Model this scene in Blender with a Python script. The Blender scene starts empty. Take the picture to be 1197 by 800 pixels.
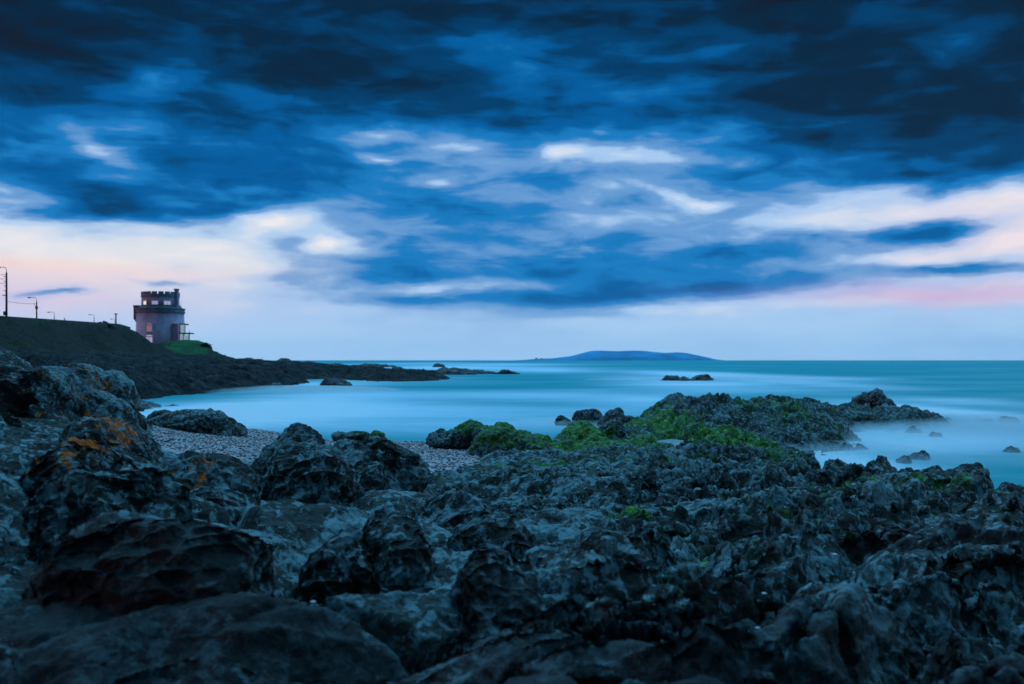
import bpy, math, random
import numpy as np
from math import radians as R, pi

random.seed(7); np.random.seed(7)
sc = bpy.context.scene
C = sc.collection
F = 1164.0; CX = 598.5; HY = 421.0; EYE = 3.0

# ------------------------------------------------------------------ camera
cam = bpy.data.cameras.new('camera'); co = bpy.data.objects.new('camera', cam); C.objects.link(co)
co.location = (0, 0, EYE); co.rotation_euler = (R(90), 0, 0)
cam.sensor_width = 36; cam.lens = 36*F/1197; cam.shift_y = 21/1197
cam.clip_start = .1; cam.clip_end = 60000
cam.dof.use_dof = True; cam.dof.focus_distance = 16; cam.dof.aperture_fstop = 2.4
sc.camera = co

# ------------------------------------------------------------------ world: dusk sky with cloud cover
sc.view_settings.view_transform = 'Standard'; sc.view_settings.look = 'None'
sc.view_settings.exposure = 0.0; sc.view_settings.gamma = 1
sc.cycles.use_denoising = True
sc.cycles.max_bounces = 5; sc.cycles.diffuse_bounces = 1; sc.cycles.glossy_bounces = 2
sc.cycles.volume_bounces = 1; sc.cycles.transmission_bounces = 3
sc.cycles.volume_step_rate = 4

SUN_AZ, SUN_EL = -108, 7      # degrees; azimuth from +Y towards +X
def lin(*c): return tuple((v/255/12.92 if v/255 <= .04045 else ((v/255+.055)/1.055)**2.4) for v in c) + (1,)

class G:
    """tiny node-graph helper"""
    def __init__(s, nt): s.nt = nt; s.N = nt.nodes; s.L = nt.links
    def new(s, t, **kw):
        n = s.N.new(t)
        for k, v in kw.items(): setattr(n, k, v)
        return n
    def put(s, sock, v):
        if isinstance(v, bpy.types.NodeSocket): s.L.new(v, sock)
        else: sock.default_value = v
    def m(s, op, a, b=None, c=None, clamp=False):
        n = s.new('ShaderNodeMath', operation=op); n.use_clamp = clamp
        s.put(n.inputs[0], a)
        if b is not None: s.put(n.inputs[1], b)
        if c is not None: s.put(n.inputs[2], c)
        return n.outputs[0]
    def add(s, a, b): return s.m('ADD', a, b)
    def sub(s, a, b): return s.m('SUBTRACT', a, b)
    def mul(s, a, b): return s.m('MULTIPLY', a, b)
    def comb(s, x, y, z):
        n = s.new('ShaderNodeCombineXYZ'); s.put(n.inputs[0], x); s.put(n.inputs[1], y); s.put(n.inputs[2], z); return n.outputs[0]
    def noise(s, vec, scale, detail=4, rough=.5, dist=0, w=None, col=False, typ='FBM'):
        n = s.new('ShaderNodeTexNoise'); n.noise_type = typ
        if w is not None: n.noise_dimensions = '4D'; n.inputs['W'].default_value = w
        s.put(n.inputs['Vector'], vec); n.inputs['Scale'].default_value = scale; n.inputs['Detail'].default_value = detail
        n.inputs['Roughness'].default_value = rough; n.inputs['Distortion'].default_value = dist
        return n.outputs['Color' if col else 'Fac']
    def vor(s, vec, scale, feature='F1', out='Distance', smooth=.5, rand=1):
        n = s.new('ShaderNodeTexVoronoi', feature=feature)
        s.put(n.inputs['Vector'], vec); n.inputs['Scale'].default_value = scale; n.inputs['Randomness'].default_value = rand
        if 'Smoothness' in n.inputs and feature == 'SMOOTH_F1': n.inputs['Smoothness'].default_value = smooth
        return n.outputs[out]
    def ramp(s, f, stops, interp='LINEAR'):
        n = s.new('ShaderNodeValToRGB'); cr = n.color_ramp; cr.interpolation = interp
        while len(cr.elements) < len(stops): cr.elements.new(.5)
        for e, (p, c) in zip(cr.elements, sorted(stops, key=lambda q: q[0])):
            e.position = p; e.color = c if isinstance(c, tuple) else (c, c, c, 1)
        s.put(n.inputs[0], f); return n.outputs[0]
    def mix(s, f, a, b, mode='MIX'):
        n = s.new('ShaderNodeMix', data_type='RGBA', blend_type=mode)
        s.put(n.inputs[0], f); s.put(n.inputs[6], a); s.put(n.inputs[7], b); return n.outputs[2]
    def rng(s, v, a, b, c=0., d=1., smooth=True):
        n = s.new('ShaderNodeMapRange'); n.interpolation_type = 'SMOOTHSTEP' if smooth else 'LINEAR'
        s.put(n.inputs[0], v); n.inputs[1].default_value = a; n.inputs[2].default_value = b
        n.inputs[3].default_value = c; n.inputs[4].default_value = d; return n.outputs[0]
    def attr(s, name):
        n = s.new('ShaderNodeAttribute'); n.attribute_name = name; return n.outputs['Fac']

w = bpy.data.worlds.new('World'); sc.world = w; w.use_nodes = True
g = G(w.node_tree); g.N.clear()
tc = g.new('ShaderNodeTexCoord'); sp = g.new('ShaderNodeSeparateXYZ'); g.L.new(tc.outputs['Generated'], sp.inputs[0])
DX, DY, DZ = sp.outputs
az = g.mul(g.m('ARCTAN2', DX, DY), 180/pi)            # degrees right of north
el = g.mul(g.m('ARCSINE', DZ), 180/pi)
def UV(px, py):
    u = math.degrees(math.atan((px-CX)/F)); v = math.degrees(math.atan((HY-py)/math.hypot(F, px-CX))); return u, v
# wind-drawn warp: streaks stretched along the horizon, finer upwards
wv = g.comb(g.mul(az, .055), g.mul(el, .19), 0.0)
wn = g.new('ShaderNodeSeparateColor'); g.L.new(g.noise(wv, 1.3, 5, .55, .3, w=3.1, col=True), wn.inputs[0])
wn2 = g.new('ShaderNodeSeparateColor'); g.L.new(g.noise(g.comb(g.mul(az, .16), g.mul(el, .5), 0.0), 1.0, 4, .6, .2, w=8.3, col=True), wn2.inputs[0])
azw = g.add(g.add(az, g.mul(g.sub(wn.outputs[0], .5), 9.0)), g.mul(g.sub(wn2.outputs[0], .5), 3.5))
elw = g.add(g.add(el, g.mul(g.sub(wn.outputs[1], .5), 2.6)), g.mul(g.sub(wn2.outputs[1], .5), 1.4))
# cloud thickness: rows of (pixel x, thickness), blended by elevation
PX = [-300, 0, 120, 240, 360, 480, 600, 720, 840, 960, 1080, 1197, 1500]
ROWS = [
 (408, [.18, .18, .19, .21, .23, .25, .26, .25, .25, .25, .27, .29, .29]),
 (375, [.12, .12, .13, .14, .20, .25, .26, .20, .20, .20, .22, .22, .2]),
 (345, [.10, .10, .12, .13, .24, .36, .38, .40, .40, .22, .16, .14, .1]),
 (312, [.04, .04, .05, .06, .24, .42, .44, .44, .43, .38, .32, .16, .1]),
 (280, [.03, .04, .12, .18, .22, .45, .43, .48, .44, .36, .38, .14, .1]),
 (248, [.34, .42, .48, .50, .42, .44, .40, .40, .36, .22, .14, .12, .2]),
 (215, [.38, .46, .56, .60, .58, .46, .38, .38, .44, .58, .68, .72, .7]),
 (175, [.45, .50, .48, .66, .66, .48, .40, .40, .50, .70, .78, .80, .8]),
 (130, [.70, .74, .72, .72, .72, .66, .64, .64, .68, .78, .86, .88, .8]),
 (80,  [.84, .86, .88, .78, .88, .82, .74, .74, .80, .86, .88, .90, .9]),
 (30,  [.86, .86, .82, .74, .78, .90, .84, .80, .86, .92, .86, .92, .9]),
 (-40, [.85, .86, .84, .84, .86, .86, .86, .86, .88, .90, .90, .90, .9]),
]
A0, A1 = -42., 42.
t = g.m('DIVIDE', g.sub(azw, A0), A1-A0, clamp=True)
acc = None
vs = [UV(600, r[0])[1] for r in ROWS]
for i, (py, vals) in enumerate(ROWS):
    row = g.ramp(t, [(min(1, max(0, (UV(x, py)[0]-A0)/(A1-A0))), v) for x, v in zip(PX, vals)], 'EASE')
    v = vs[i]
    if i == 0: wt = g.rng(elw, v, vs[1], 1, 0)
    elif i == len(ROWS)-1: wt = g.rng(elw, vs[i-1], v, 0, 1)
    else: wt = g.mul(g.rng(elw, vs[i-1], v, 0, 1), g.rng(elw, v, vs[i+1], 1, 0))
    term = g.mul(row, wt); acc = term if acc is None else g.add(acc, term)
# thin streaks and rifts: px, py, half width, half height (px), slope, change of thickness
STREAKS = [
 (640, 346, 130, 6, .02, .16), (840, 338, 110, 6, -.03, .18), (500, 352, 90, 4, 0, .12), (930, 330, 80, 5, 0, .14), (720, 370, 120, 4, 0, .07), (60, 252, 60, 8, -.08, .24), (150, 246, 40, 6, .05, .18), (30, 228, 50, 5, 0, -.16), (270, 246, 40, 5, -.1, .14), (110, 272, 50, 4, 0, .12),
 (560, 225, 60, 8, -.05, -.08), (700, 262, 90, 7, -.08, -.08), (470, 262, 50, 6, -.1, -.1), (600, 285, 80, 6, 0, -.07),
 (185, 95, 46, 13, -.25, -.32), (95, 165, 30, 11, .5, -.18), (140, 188, 50, 6, .22, -.24), (430, 156, 34, 6, -.12, -.34),
 (530, 178, 55, 9, .05, -.26), (440, 187, 26, 5, .2, -.26), (520, 213, 22, 5, 0, -.24), (652, 178, 26, 6, -.1, -.32), (765, 184, 75, 6, .08, -.20),
 (790, 228, 34, 6, .35, -.26), (835, 240, 30, 5, -.05, -.22), (705, 152, 12, 5, -.2, -.15), (1120, 52, 60, 13, -.1, -.27), (1020, 12, 70, 9, .05, -.14),
 (1030, 253, 170, 8, -.06, -.12), (930, 262, 90, 8, -.05, -.10), (1090, 272, 90, 9, -.03, .30), (1180, 272, 50, 5, 0, -.1), (1120, 292, 100, 9, -.2, -.2), (1040, 303, 60, 5, -.02, -.16),
 (1120, 316, 90, 4, 0, .26), (500, 337, 70, 5, -.05, -.24), (620, 330, 40, 4, 0, -.1), (400, 360, 110, 5, -.03, -.07), (1000, 352, 180, 7, -.03, -.10), (780, 362, 90, 5, 0, -.08),
 (230, 262, 70, 13, 0, .30), (120, 226, 60, 8, -.05, .16), (60, 205, 60, 8, .05, .20), (140, 211, 30, 5, 0, -.2), (290, 222, 30, 5, -.15, -.22), (20, 236, 60, 7, 0, -.15),
 (330, 255, 48, 10, -.25, -.30), (380, 283, 24, 7, -.1, -.34), (350, 283, 30, 7, 0, .16), (44, 341, 30, 4.2, -.16, .34), (84, 337, 18, 2.2, -.03, .2), (205, 331, 26, 3.4, 0, .12), (180, 328, 36, 2.2, .1, .12),
 (215, 312, 20, 4, .05, .10), (420, 310, 90, 9, .1, .12), (330, 330, 60, 5, .02, .14), (570, 55, 60, 14, 0, -.16), (330, 110, 50, 16, -.1, -.05), (810, 80, 60, 14, -.5, -.08), (620, 14, 60, 12, .1, -.1),
 (610, 250, 120, 10, -.05, .06), (860, 290, 110, 10, 0, .10), (700, 318, 130, 7, 0, .08), (560, 300, 80, 7, -.1, -.14), (660, 232, 60, 8, -.1, -.12), (880, 190, 60, 16, 0, .06),
]
azs = g.add(az, g.mul(g.sub(wn2.outputs[2], .5), 2.6)); els = g.add(el, g.mul(g.sub(wn2.outputs[0], .5), 1.7))
for (px, py, hw, hh, sl, dk) in STREAKS:
    u0, v0 = UV(px, py); k = math.degrees(1/F)
    du = g.sub(azs, u0); dv = g.add(g.sub(els, v0), g.mul(du, sl))
    a = g.mul(du, 1/(hw*k)); b = g.mul(dv, 1/(hh*k*1.5))
    q = g.m('EXPONENT', g.mul(g.add(g.mul(a, a), g.mul(b, b)), -1.0))
    acc = g.add(acc, g.mul(q, dk*.85))
# fibrous detail
f1 = g.noise(g.comb(g.add(g.mul(az, .11), g.mul(el, -.03)), g.mul(el, .62), 0.0), 1.0, 5, .52, .4, w=1.7)
f2 = g.noise(g.comb(g.mul(az, .05), g.mul(el, .13), 0.0), 1.0, 4, .55, .4, w=5.5)
f3 = g.noise(g.comb(g.add(g.mul(az, .24), g.mul(el, .05)), g.mul(el, .75), 0.0), 1.0, 4, .5, .8, w=9.7)
amp = g.rng(el, 1.5, 6, .16, .75)
damp = g.mul(g.add(.42, g.mul(g.m('MINIMUM', acc, .5), 1.15)), amp)
acc = g.add(acc, g.mul(g.sub(f1, .5), g.mul(damp, .75)))
acc = g.add(acc, g.mul(g.sub(f2, .5), g.mul(damp, .6)))
acc = g.add(acc, g.mul(g.sub(f3, .52), g.mul(damp, .65)))
colr = g.ramp(acc, [(0.0, lin(238, 236, 240)), (.10, lin(206, 220, 240)), (.20, lin(168, 202, 240)), (.32, lin(104, 156, 212)), (.45, lin(24, 122, 192)),
                    (.58, lin(0, 92, 158)), (.72, lin(0, 60, 106)), (.86, lin(4, 36, 64)), (1.0, lin(16, 24, 42))], 'EASE')
# sunset tint low on the left, and a rose streak low on the right
def glow(px, py, hw, hh, warp=1.0):
    u0, v0 = UV(px, py); k = math.degrees(1/F)
    a = g.mul(g.sub(azs, u0), 1/(hw*k)); b = g.mul(g.sub(els, v0), 1/(hh*k))
    return g.m('EXPONENT', g.mul(g.add(g.mul(a, a), g.mul(b, b)), -1.0))
thin = g.rng(acc, .12, .45, 1, 0)
colr = g.mix(g.mul(g.mul(glow(20, 345, 190, 36), .55), thin), colr, lin(226, 186, 216))
colr = g.mix(g.mul(g.mul(glow(20, 308, 130, 10), .55), thin), colr, lin(250, 200, 186))
colr = g.mix(g.mul(g.mul(glow(150, 320, 150, 9), .4), thin), colr, lin(246, 200, 206))
colr = g.mix(g.mul(g.mul(glow(100, 392, 420, 24), .6), thin), colr, lin(182, 202, 240))
colr = g.mix(g.mul(glow(1120, 342, 170, 12), .56), colr, lin(206, 152, 204))
colr = g.mix(g.mul(g.mul(glow(1150, 270, 120, 45), .5), thin), colr, lin(238, 214, 226))
colr = g.mix(g.mul(g.mul(glow(160, 300, 240, 34), .5), thin), colr, lin(240, 236, 232))
colr = g.mix(g.rng(el, 3.6, .2, 0, .72), colr, lin(170, 212, 248))
# clear evening air above the clouds; dark rear and bright overhead added for lighting
sky = g.new('ShaderNodeTexSky'); sky.sky_type = 'NISHITA'; sky.sun_disc = False
sky.sun_elevation = R(SUN_EL); sky.sun_rotation = R(SUN_AZ)
upper = g.ramp(f2, [(.3, (.05, .24, .46, 1)), (.7, (.13, .50, .90, 1))])
zen = g.rng(el, 19, 34, 0, 1)
colr = g.mix(zen, colr, upper)
back = g.rng(DY, .35, -.3, 0, 1)
colr = g.mix(g.mul(back, .9), colr, (.012, .032, .075, 1))  # unseen rear sky darkened to keep camera-facing rock dark
over = g.mul(g.rng(el, 22, 46, 0, 1), g.rng(DY, -.30, .50, .05, 1))
colr = g.mix(g.mul(over, .95), colr, (.47, 1.60, 2.72, 1))  # unseen overhead brightness added to light the rocks and sea
b1 = g.new('ShaderNodeBackground'); g.L.new(colr, b1.inputs[0]); b1.inputs[1].default_value = 1.0
b2 = g.new('ShaderNodeBackground'); g.L.new(sky.outputs[0], b2.inputs[0]); b2.inputs[1].default_value = .0015
ad = g.new('ShaderNodeAddShader'); g.L.new(b1.outputs[0], ad.inputs[0]); g.L.new(b2.outputs[0], ad.inputs[1])
wo = g.new('ShaderNodeOutputWorld'); g.L.new(ad.outputs[0], wo.inputs[0])

sun = bpy.data.lights.new('sun', 'SUN'); so = bpy.data.objects.new('sun', sun); C.objects.link(so)
sun.energy = .36; sun.angle = R(14); sun.color = (1, .48, .55)
sd = np.array([math.sin(R(SUN_AZ))*math.cos(R(SUN_EL)), math.cos(R(SUN_AZ))*math.cos(R(SUN_EL)), math.sin(R(SUN_EL))])
from mathutils import Vector
so.rotation_euler = Vector(-sd).to_track_quat('-Z', 'Y').to_euler()
so.location = (-60, 0, 40)

# ------------------------------------------------------------------ numpy noise
_rs = np.random.RandomState(11)
_g3 = _rs.normal(size=(256, 3)).astype(np.float32); _g3 /= np.linalg.norm(_g3, axis=1)[:, None]
_j3 = _rs.rand(1024, 3).astype(np.float32)
def _h(i, j, k, s):
    h = (i*np.int32(73856093)) ^ (j*np.int32(19349663)) ^ (k*np.int32(83492791)) ^ np.int32(s*7919 % 2147483647)
    h ^= (h >> 13); h = h*np.int32(1274126177 % 2147483647); h ^= (h >> 15); return h
np.seterr(over='ignore')
def perlin(p, s=0):
    p = np.asarray(p, np.float32); f0 = np.floor(p); ip = f0.astype(np.int32); f = p-f0
    u = f*f*f*(f*(f*6-15)+10); out = 0
    for a in (0, 1):
        wa = u[:, 0] if a else 1-u[:, 0]
        for b in (0, 1):
            wb = u[:, 1] if b else 1-u[:, 1]
            for c in (0, 1):
                wc = u[:, 2] if c else 1-u[:, 2]
                gr = _g3[_h(ip[:, 0]+a, ip[:, 1]+b, ip[:, 2]+c, s) & 255]
                out = out + wa*wb*wc*(gr[:, 0]*(f[:, 0]-a)+gr[:, 1]*(f[:, 1]-b)+gr[:, 2]*(f[:, 2]-c))
    return out*1.6
def fbm(p, o=4, s=0, r=.5, ridged=False):
    v = 0; a = 1; t_ = 0
    for k in range(o):
        n = perlin(p*(2.03**k), s+k)
        v = v + a*((1-2*np.abs(n)) if ridged else n); t_ += a; a *= r
    return v/t_
def worley2(p, s=0):
    p = np.asarray(p[:, :2], np.float32); ip = np.floor(p).astype(np.int32); f = p-ip
    d1 = np.full(len(p), 9, np.float32); d2 = d1.copy(); cid = np.zeros(len(p), np.int32)
    for a in (-1, 0, 1):
        for b in (-1, 0, 1):
            h = _h(ip[:, 0]+a, ip[:, 1]+b, np.int32(0)*ip[:, 0], s) & 1023; j = _j3[h]
            d = np.hypot(a+j[:, 0]-f[:, 0], b+j[:, 1]-f[:, 1])
            n = d < d1; d2 = np.where(n, d1, np.minimum(d2, d)); d1 = np.where(n, d, d1); cid = np.where(n, h, cid)
    return d1, d2, cid
def worley3(p, s=0):
    p = np.asarray(p, np.float32); ip = np.floor(p).astype(np.int32); f = p-ip
    d1 = np.full(len(p), 9, np.float32); d2 = d1.copy()
    for a in (-1, 0, 1):
        for b in (-1, 0, 1):
            for c in (-1, 0, 1):
                j = _j3[_h(ip[:, 0]+a, ip[:, 1]+b, ip[:, 2]+c, s) & 1023]
                d = (a+j[:, 0]-f[:, 0])**2+(b+j[:, 1]-f[:, 1])**2+(c+j[:, 2]-f[:, 2])**2
                n = d < d1; d2 = np.where(n, d1, np.minimum(d2, d)); d1 = np.where(n, d, d1)
    return np.sqrt(d1), np.sqrt(d2)

def domes(a, b, s=0, var=.5, drop=.9, pw=2.2):
    """rounded boulders: the highest of the domes standing on jittered seeds; also the gap to the next one"""
    sh = a.shape; p = np.stack([a, b], -1).reshape(-1, 2).astype(np.float32); ip = np.floor(p).astype(np.int32); f = p-ip
    h1 = np.full(len(p), -9, np.float32); h2 = h1.copy()
    for i in (-1, 0, 1):
        for j in (-1, 0, 1):
            q = _j3[_h(ip[:, 0]+i, ip[:, 1]+j, np.int32(0)*ip[:, 0], s) & 1023]
            dx = i+.15+.7*q[:, 0]-f[:, 0]; dy = j+.15+.7*q[:, 1]-f[:, 1]
            h = (q[:, 2]-.5)*var-drop*(dx*dx+dy*dy)**(pw/2)
            n = h > h1; h2 = np.where(n, h1, np.maximum(h2, h)); h1 = np.where(n, h, h1)
    return h1.reshape(sh), (h1-h2).reshape(sh)

# ------------------------------------------------------------------ layout helpers
def P(px, py, Y): return (px, Y, EYE-(py-HY)/F*Y)
def W(px, py, Y): return ((px-CX)/F*Y, Y, EYE-(py-HY)/F*Y)
def sst(x, a, b): t_ = np.clip((x-a)/(b-a), 0, 1); return t_*t_*(3-2*t_)
class RBF:
    def __init__(s, pts, sx=220., sy=2.6):
        a = np.array(pts, float); s.sx, s.sy = sx, sy
        s.c = np.c_[a[:, 0]/sx, np.log(a[:, 1])*sy]
        d = np.hypot(*(s.c[:, None]-s.c[None]).transpose(2, 0, 1)); n = len(a)
        A = np.zeros((n+1, n+1)); A[:n, :n] = -np.sqrt(d*d+.02)-np.eye(n)*.01; A[:n, n] = 1; A[n, :n] = 1
        s.w = np.linalg.solve(A, np.r_[a[:, 2], 0])
    def __call__(s, px, Y):
        u = (px/s.sx).ravel(); v = (np.log(Y)*s.sy).ravel(); o = np.full(u.shape, s.w[-1])
        for (a, b), ww in zip(s.c, s.w[:-1]): o -= ww*np.sqrt((u-a)**2+(v-b)**2+.02)
        return o.reshape(px.shape)
def mesh_grid(name, X, Y, Z, mat, attrs=None, parent=None, smooth=True, wrap=False):
    r, c = X.shape; me = bpy.data.meshes.new(name); n = r*c
    me.vertices.add(n); me.vertices.foreach_set('co', np.stack([X, Y, Z], -1).astype(np.float32).ravel())
    i = np.arange(n).reshape(r, c); q = np.stack([i[:-1, :-1], i[:-1, 1:], i[1:, 1:], i[1:, :-1]], -1).reshape(-1, 4)
    m = len(q); me.loops.add(m*4); me.loops.foreach_set('vertex_index', q.ravel().astype(np.int32))
    me.polygons.add(m); me.polygons.foreach_set('loop_start', np.arange(m, dtype=np.int32)*4)
    me.polygons.foreach_set('use_smooth', np.full(m, smooth))
    me.update(calc_edges=True)
    for k, v in (attrs or {}).items():
        a = me.attributes.new(k, 'FLOAT', 'POINT'); a.data.foreach_set('value', np.asarray(v, np.float32).ravel())
    me.materials.append(mat); o = bpy.data.objects.new(name, me); C.objects.link(o)
    if parent: o.parent = parent
    return o
def tag(o, label=None, cat=None, group=None, kind=None):
    if label: o['label'] = label
    if cat: o['category'] = cat
    if group: o['group'] = group
    if kind: o['kind'] = kind
    return o
def grad_n(X, Y, Z):
    P3 = np.stack([X, Y, Z], -1); du = np.gradient(P3, axis=1); dv = np.gradient(P3, axis=0)
    n = np.cross(du, dv); n /= np.linalg.norm(n, axis=-1)[..., None]+1e-12
    n *= np.sign(n[..., 2:3]+1e-9); return n

# blobs in the place where weed and lichen grow: px, py, Y, half width m, half depth m, strength
def blobs(lst):
    out = []
    for (px, py, Y, rx, ry, k) in lst:
        x, y, z = W(px, py, Y); out.append((x, y, rx, ry, k))
    return out
MOSS = blobs([(835, 512, 29.5, 2.4, 2.2, 1.25), (875, 530, 25.5, 1.6, 2.4, 1.2), (905, 500, 36, 3, 3, .45), (775, 500, 32.5, 1.6, 1.8, 1.0), (700, 512, 28, 2.4, 2.6, 1.1), (660, 512, 28, 1.2, 2, .9),
              (740, 525, 26, 1.8, 2.4, .6), (640, 545, 20, 1.4, 1.6, .55), (735, 603, 10.8, .32, .4, 1.0), (850, 535, 23, 2, 2, .4), (690, 540, 21, 2.4, 1.8, .4),
              (930, 585, 12.5, 1.2, 1.5, .5), (905, 620, 9, .7, .8, .5), (1060, 575, 13.5, 2.0, 2.2, .55), (1120, 580, 13, 1.4, 1.4, .4), (860, 640, 7.5, .7, .4, .5),
              (1000, 480, 45, 5, 4, .42), (880, 482, 39, 7, 6, .55), (600, 560, 17, 4, 4, .36), (800, 545, 20, 6, 4, .42), (1000, 600, 10, 5, 4, .3), (735, 488, 35, 2, 3, .7), (830, 700, 5.5, .5, .4, .35), (900, 660, 7, .5, .5, .3)])
LICH = blobs([(20, 470, 12, 2.6, 2.6, .46), (60, 530, 8, 1.2, 1.5, .34), (40, 455, 12.5, 1.5, 1.6, .5), (110, 465, 12.5, .6, 1, .6), (150, 480, 12, .5, .8, .6), (132, 496, 10.2, .34, .5, .95), (105, 530, 7.5, .30, .4, 1.1), (70, 552, 6.8, .2, .4, .85),
              (35, 560, 7, .2, .3, .6), (235, 550, 8.6, .16, .3, .8), (195, 553, 8.4, .12, .3, .7), (335, 512, 12, .14, .3, .9), (400, 548, 10.5, .16, .3, .5), (510, 560, 11, .3, .5, .7),
              (600, 655, 5.1, .16, .2, .5), (1045, 625, 7.6, .3, .3, .55), (1155, 780, 3.9, .10, .12, .9), (330, 600, 7.4, .3, .3, .3), (735, 628, 6.3, .2, .2, .4), (525, 560, 12, .3, .3, .5)])
def field(lst, x, y):
    v = np.zeros(x.shape, np.float32)
    for (bx, by, rx, ry, k) in lst: v = np.maximum(v, k*np.exp(-((x-bx)/rx)**2-((y-by)/ry)**2))
    return v

def NEAR_SHADE(x, y): return np.maximum(1-sst(y, 3.6, 7.0), .6*sst(x, 2.2, 3.4)*(1-sst(y, 6.5, 9)))*.72  # painted darkening: strongest close to the camera and at lower right
# ------------------------------------------------------------------ materials
def mat(name):
    m = bpy.data.materials.new(name); m.use_nodes = True; return m
def pbr(name, col, rough=.7, metal=0, noise_k=.15, scale=3., spec=.4, emit=None, bump=0.0, bscale=40):
    m = mat(name); gg = G(m.node_tree); b = gg.N['Principled BSDF']
    ge = gg.new('ShaderNodeNewGeometry'); n = gg.noise(ge.outputs['Position'], scale, 6, .6)
    c0 = tuple(v*(1-noise_k*1.6) for v in col[:3])+(1,); c1 = tuple(min(1, v*(1+noise_k*1.6)) for v in col[:3])+(1,)
    gg.L.new(gg.ramp(n, [(.3, c0), (.7, c1)]), b.inputs['Base Color'])
    b.inputs['Roughness'].default_value = rough; b.inputs['Metallic'].default_value = metal; b.inputs['Specular IOR Level'].default_value = spec
    if emit: b.inputs['Emission Color'].default_value = emit[:3]+(1,); b.inputs['Emission Strength'].default_value = emit[3]
    if bump:
        bn = gg.new('ShaderNodeBump'); bn.inputs['Strength'].default_value = bump; bn.inputs['Distance'].default_value = .05
        gg.L.new(gg.noise(ge.outputs['Position'], bscale, 4), bn.inputs['Height']); gg.L.new(bn.outputs[0], b.inputs['Normal'])
    return m
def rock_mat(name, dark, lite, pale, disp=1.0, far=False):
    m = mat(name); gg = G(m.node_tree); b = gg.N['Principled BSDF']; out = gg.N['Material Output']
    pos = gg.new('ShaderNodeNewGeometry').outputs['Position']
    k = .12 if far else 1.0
    big = gg.noise(pos, 1.1*k, 5, .62, .4); mid = gg.noise(pos, 5.5*k, 6, .66, .3, w=2.2); fine = gg.noise(pos, 34*k, 4, .7, w=4.)
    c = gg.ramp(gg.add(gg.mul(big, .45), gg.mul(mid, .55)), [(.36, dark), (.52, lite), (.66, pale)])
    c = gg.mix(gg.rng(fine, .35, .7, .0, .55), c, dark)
    brown = gg.noise(pos, 2.3*k, 5, .6, .6, w=7.7)
    c = gg.mix(gg.rng(brown, .50, .66, 0, .6), c, (.045, .030, .022, 1))
    olive = gg.noise(pos, 1.3*k, 5, .62, .5, w=19.)
    c = gg.mix(gg.mul(gg.rng(olive, .46, .62, 0, .8), gg.add(.25, gg.mul(gg.attr('nod'), .75))), c, (.020, .034, .010, 1))
    # pale crust patches
    cr = gg.noise(pos, 9*k, 6, .7, .8, w=9.1); c = gg.mix(gg.rng(gg.add(cr, gg.mul(big, .45)), .72, .80, 0, .9), c, pale)
    # orange lichen
    ln = gg.noise(pos, 10*k, 6, .68, .6, w=12.); lf = gg.add(gg.mul(gg.attr('lichen'), .85), gg.mul(gg.sub(ln, .5), 3.0))
    lcol = gg.ramp(gg.noise(pos, 22, 4, .6), [(.35, (.30, .045, .004, 1)), (.65, (.95, .19, .004, 1))])
    c = gg.mix(gg.rng(lf, .62, .80, 0, .92), c, lcol)
    # green weed
    mn = gg.noise(pos, 3.2*k, 6, .66, .5, w=15.); mf = gg.add(gg.attr('moss'), gg.mul(gg.sub(mn, .5), 1.7))
    mcol = gg.ramp(gg.noise(pos, 8*k, 5, .65, w=17.), [(.36, (.006, .03, .008, 1)), (.48, (.03, .14, .016, 1)), (.60, (.13, .33, .02, 1)), (.69, (.40, .60, .06, 1))])
    c = gg.mix(gg.rng(mf, .38, .72, 0, .90), c, mcol)
    # shade of the near foreground and right corner, painted into the rock colour
    bk = gg.add(gg.attr('near_shade'), gg.mul(gg.sub(gg.noise(pos, 1.9*k, 5, .6, .4, w=31.), .5), 1.5))
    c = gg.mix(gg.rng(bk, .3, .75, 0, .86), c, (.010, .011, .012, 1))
    gg.L.new(c, b.inputs['Base Color'])
    gg.L.new(gg.rng(mid, .3, .7, .42, .85), b.inputs['Roughness']); b.inputs['Specular IOR Level'].default_value = .22
    v1 = gg.vor(gg.mix(.12, pos, gg.noise(pos, 3*k, 3, .5, col=True)), 5.5*k, 'SMOOTH_F1', smooth=.35)
    v2 = gg.vor(pos, 17*k, 'SMOOTH_F1', smooth=.3)
    rg = gg.noise(pos, 3.4*k, 8, .62, .25, w=21., typ='RIDGED_MULTIFRACTAL') if False else gg.noise(pos, 3.4*k, 8, .66, .5, w=21.)
    fn = gg.noise(pos, 26*k, 6, .7, w=23.)
    nod = gg.attr('nod'); v1 = gg.mul(gg.mul(v1, v1), gg.add(.16, gg.mul(nod, .62)))
    hgt = gg.add(gg.add(gg.mul(v1, -.13), gg.mul(v2, -.018)), gg.add(gg.mul(gg.mul(rg, .13), gg.add(.36, gg.mul(nod, .5))), gg.mul(fn, .022)))
    hgt = gg.sub(hgt, .04)
    if far: hgt = gg.mul(hgt, 6.0)
    dn = gg.new('ShaderNodeDisplacement'); gg.L.new(gg.mul(hgt, disp), dn.inputs['Height']); dn.inputs['Midlevel'].default_value = 0.0; dn.inputs['Scale'].default_value = 1
    gg.L.new(dn.outputs[0], out.inputs['Displacement']); m.displacement_method = 'BOTH'
    return m
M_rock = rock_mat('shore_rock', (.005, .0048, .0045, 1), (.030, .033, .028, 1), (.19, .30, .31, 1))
M_far = rock_mat('reef_rock', (.020, .024, .026, 1), (.055, .06, .062, 1), (.12, .13, .13, 1), far=True)

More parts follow.
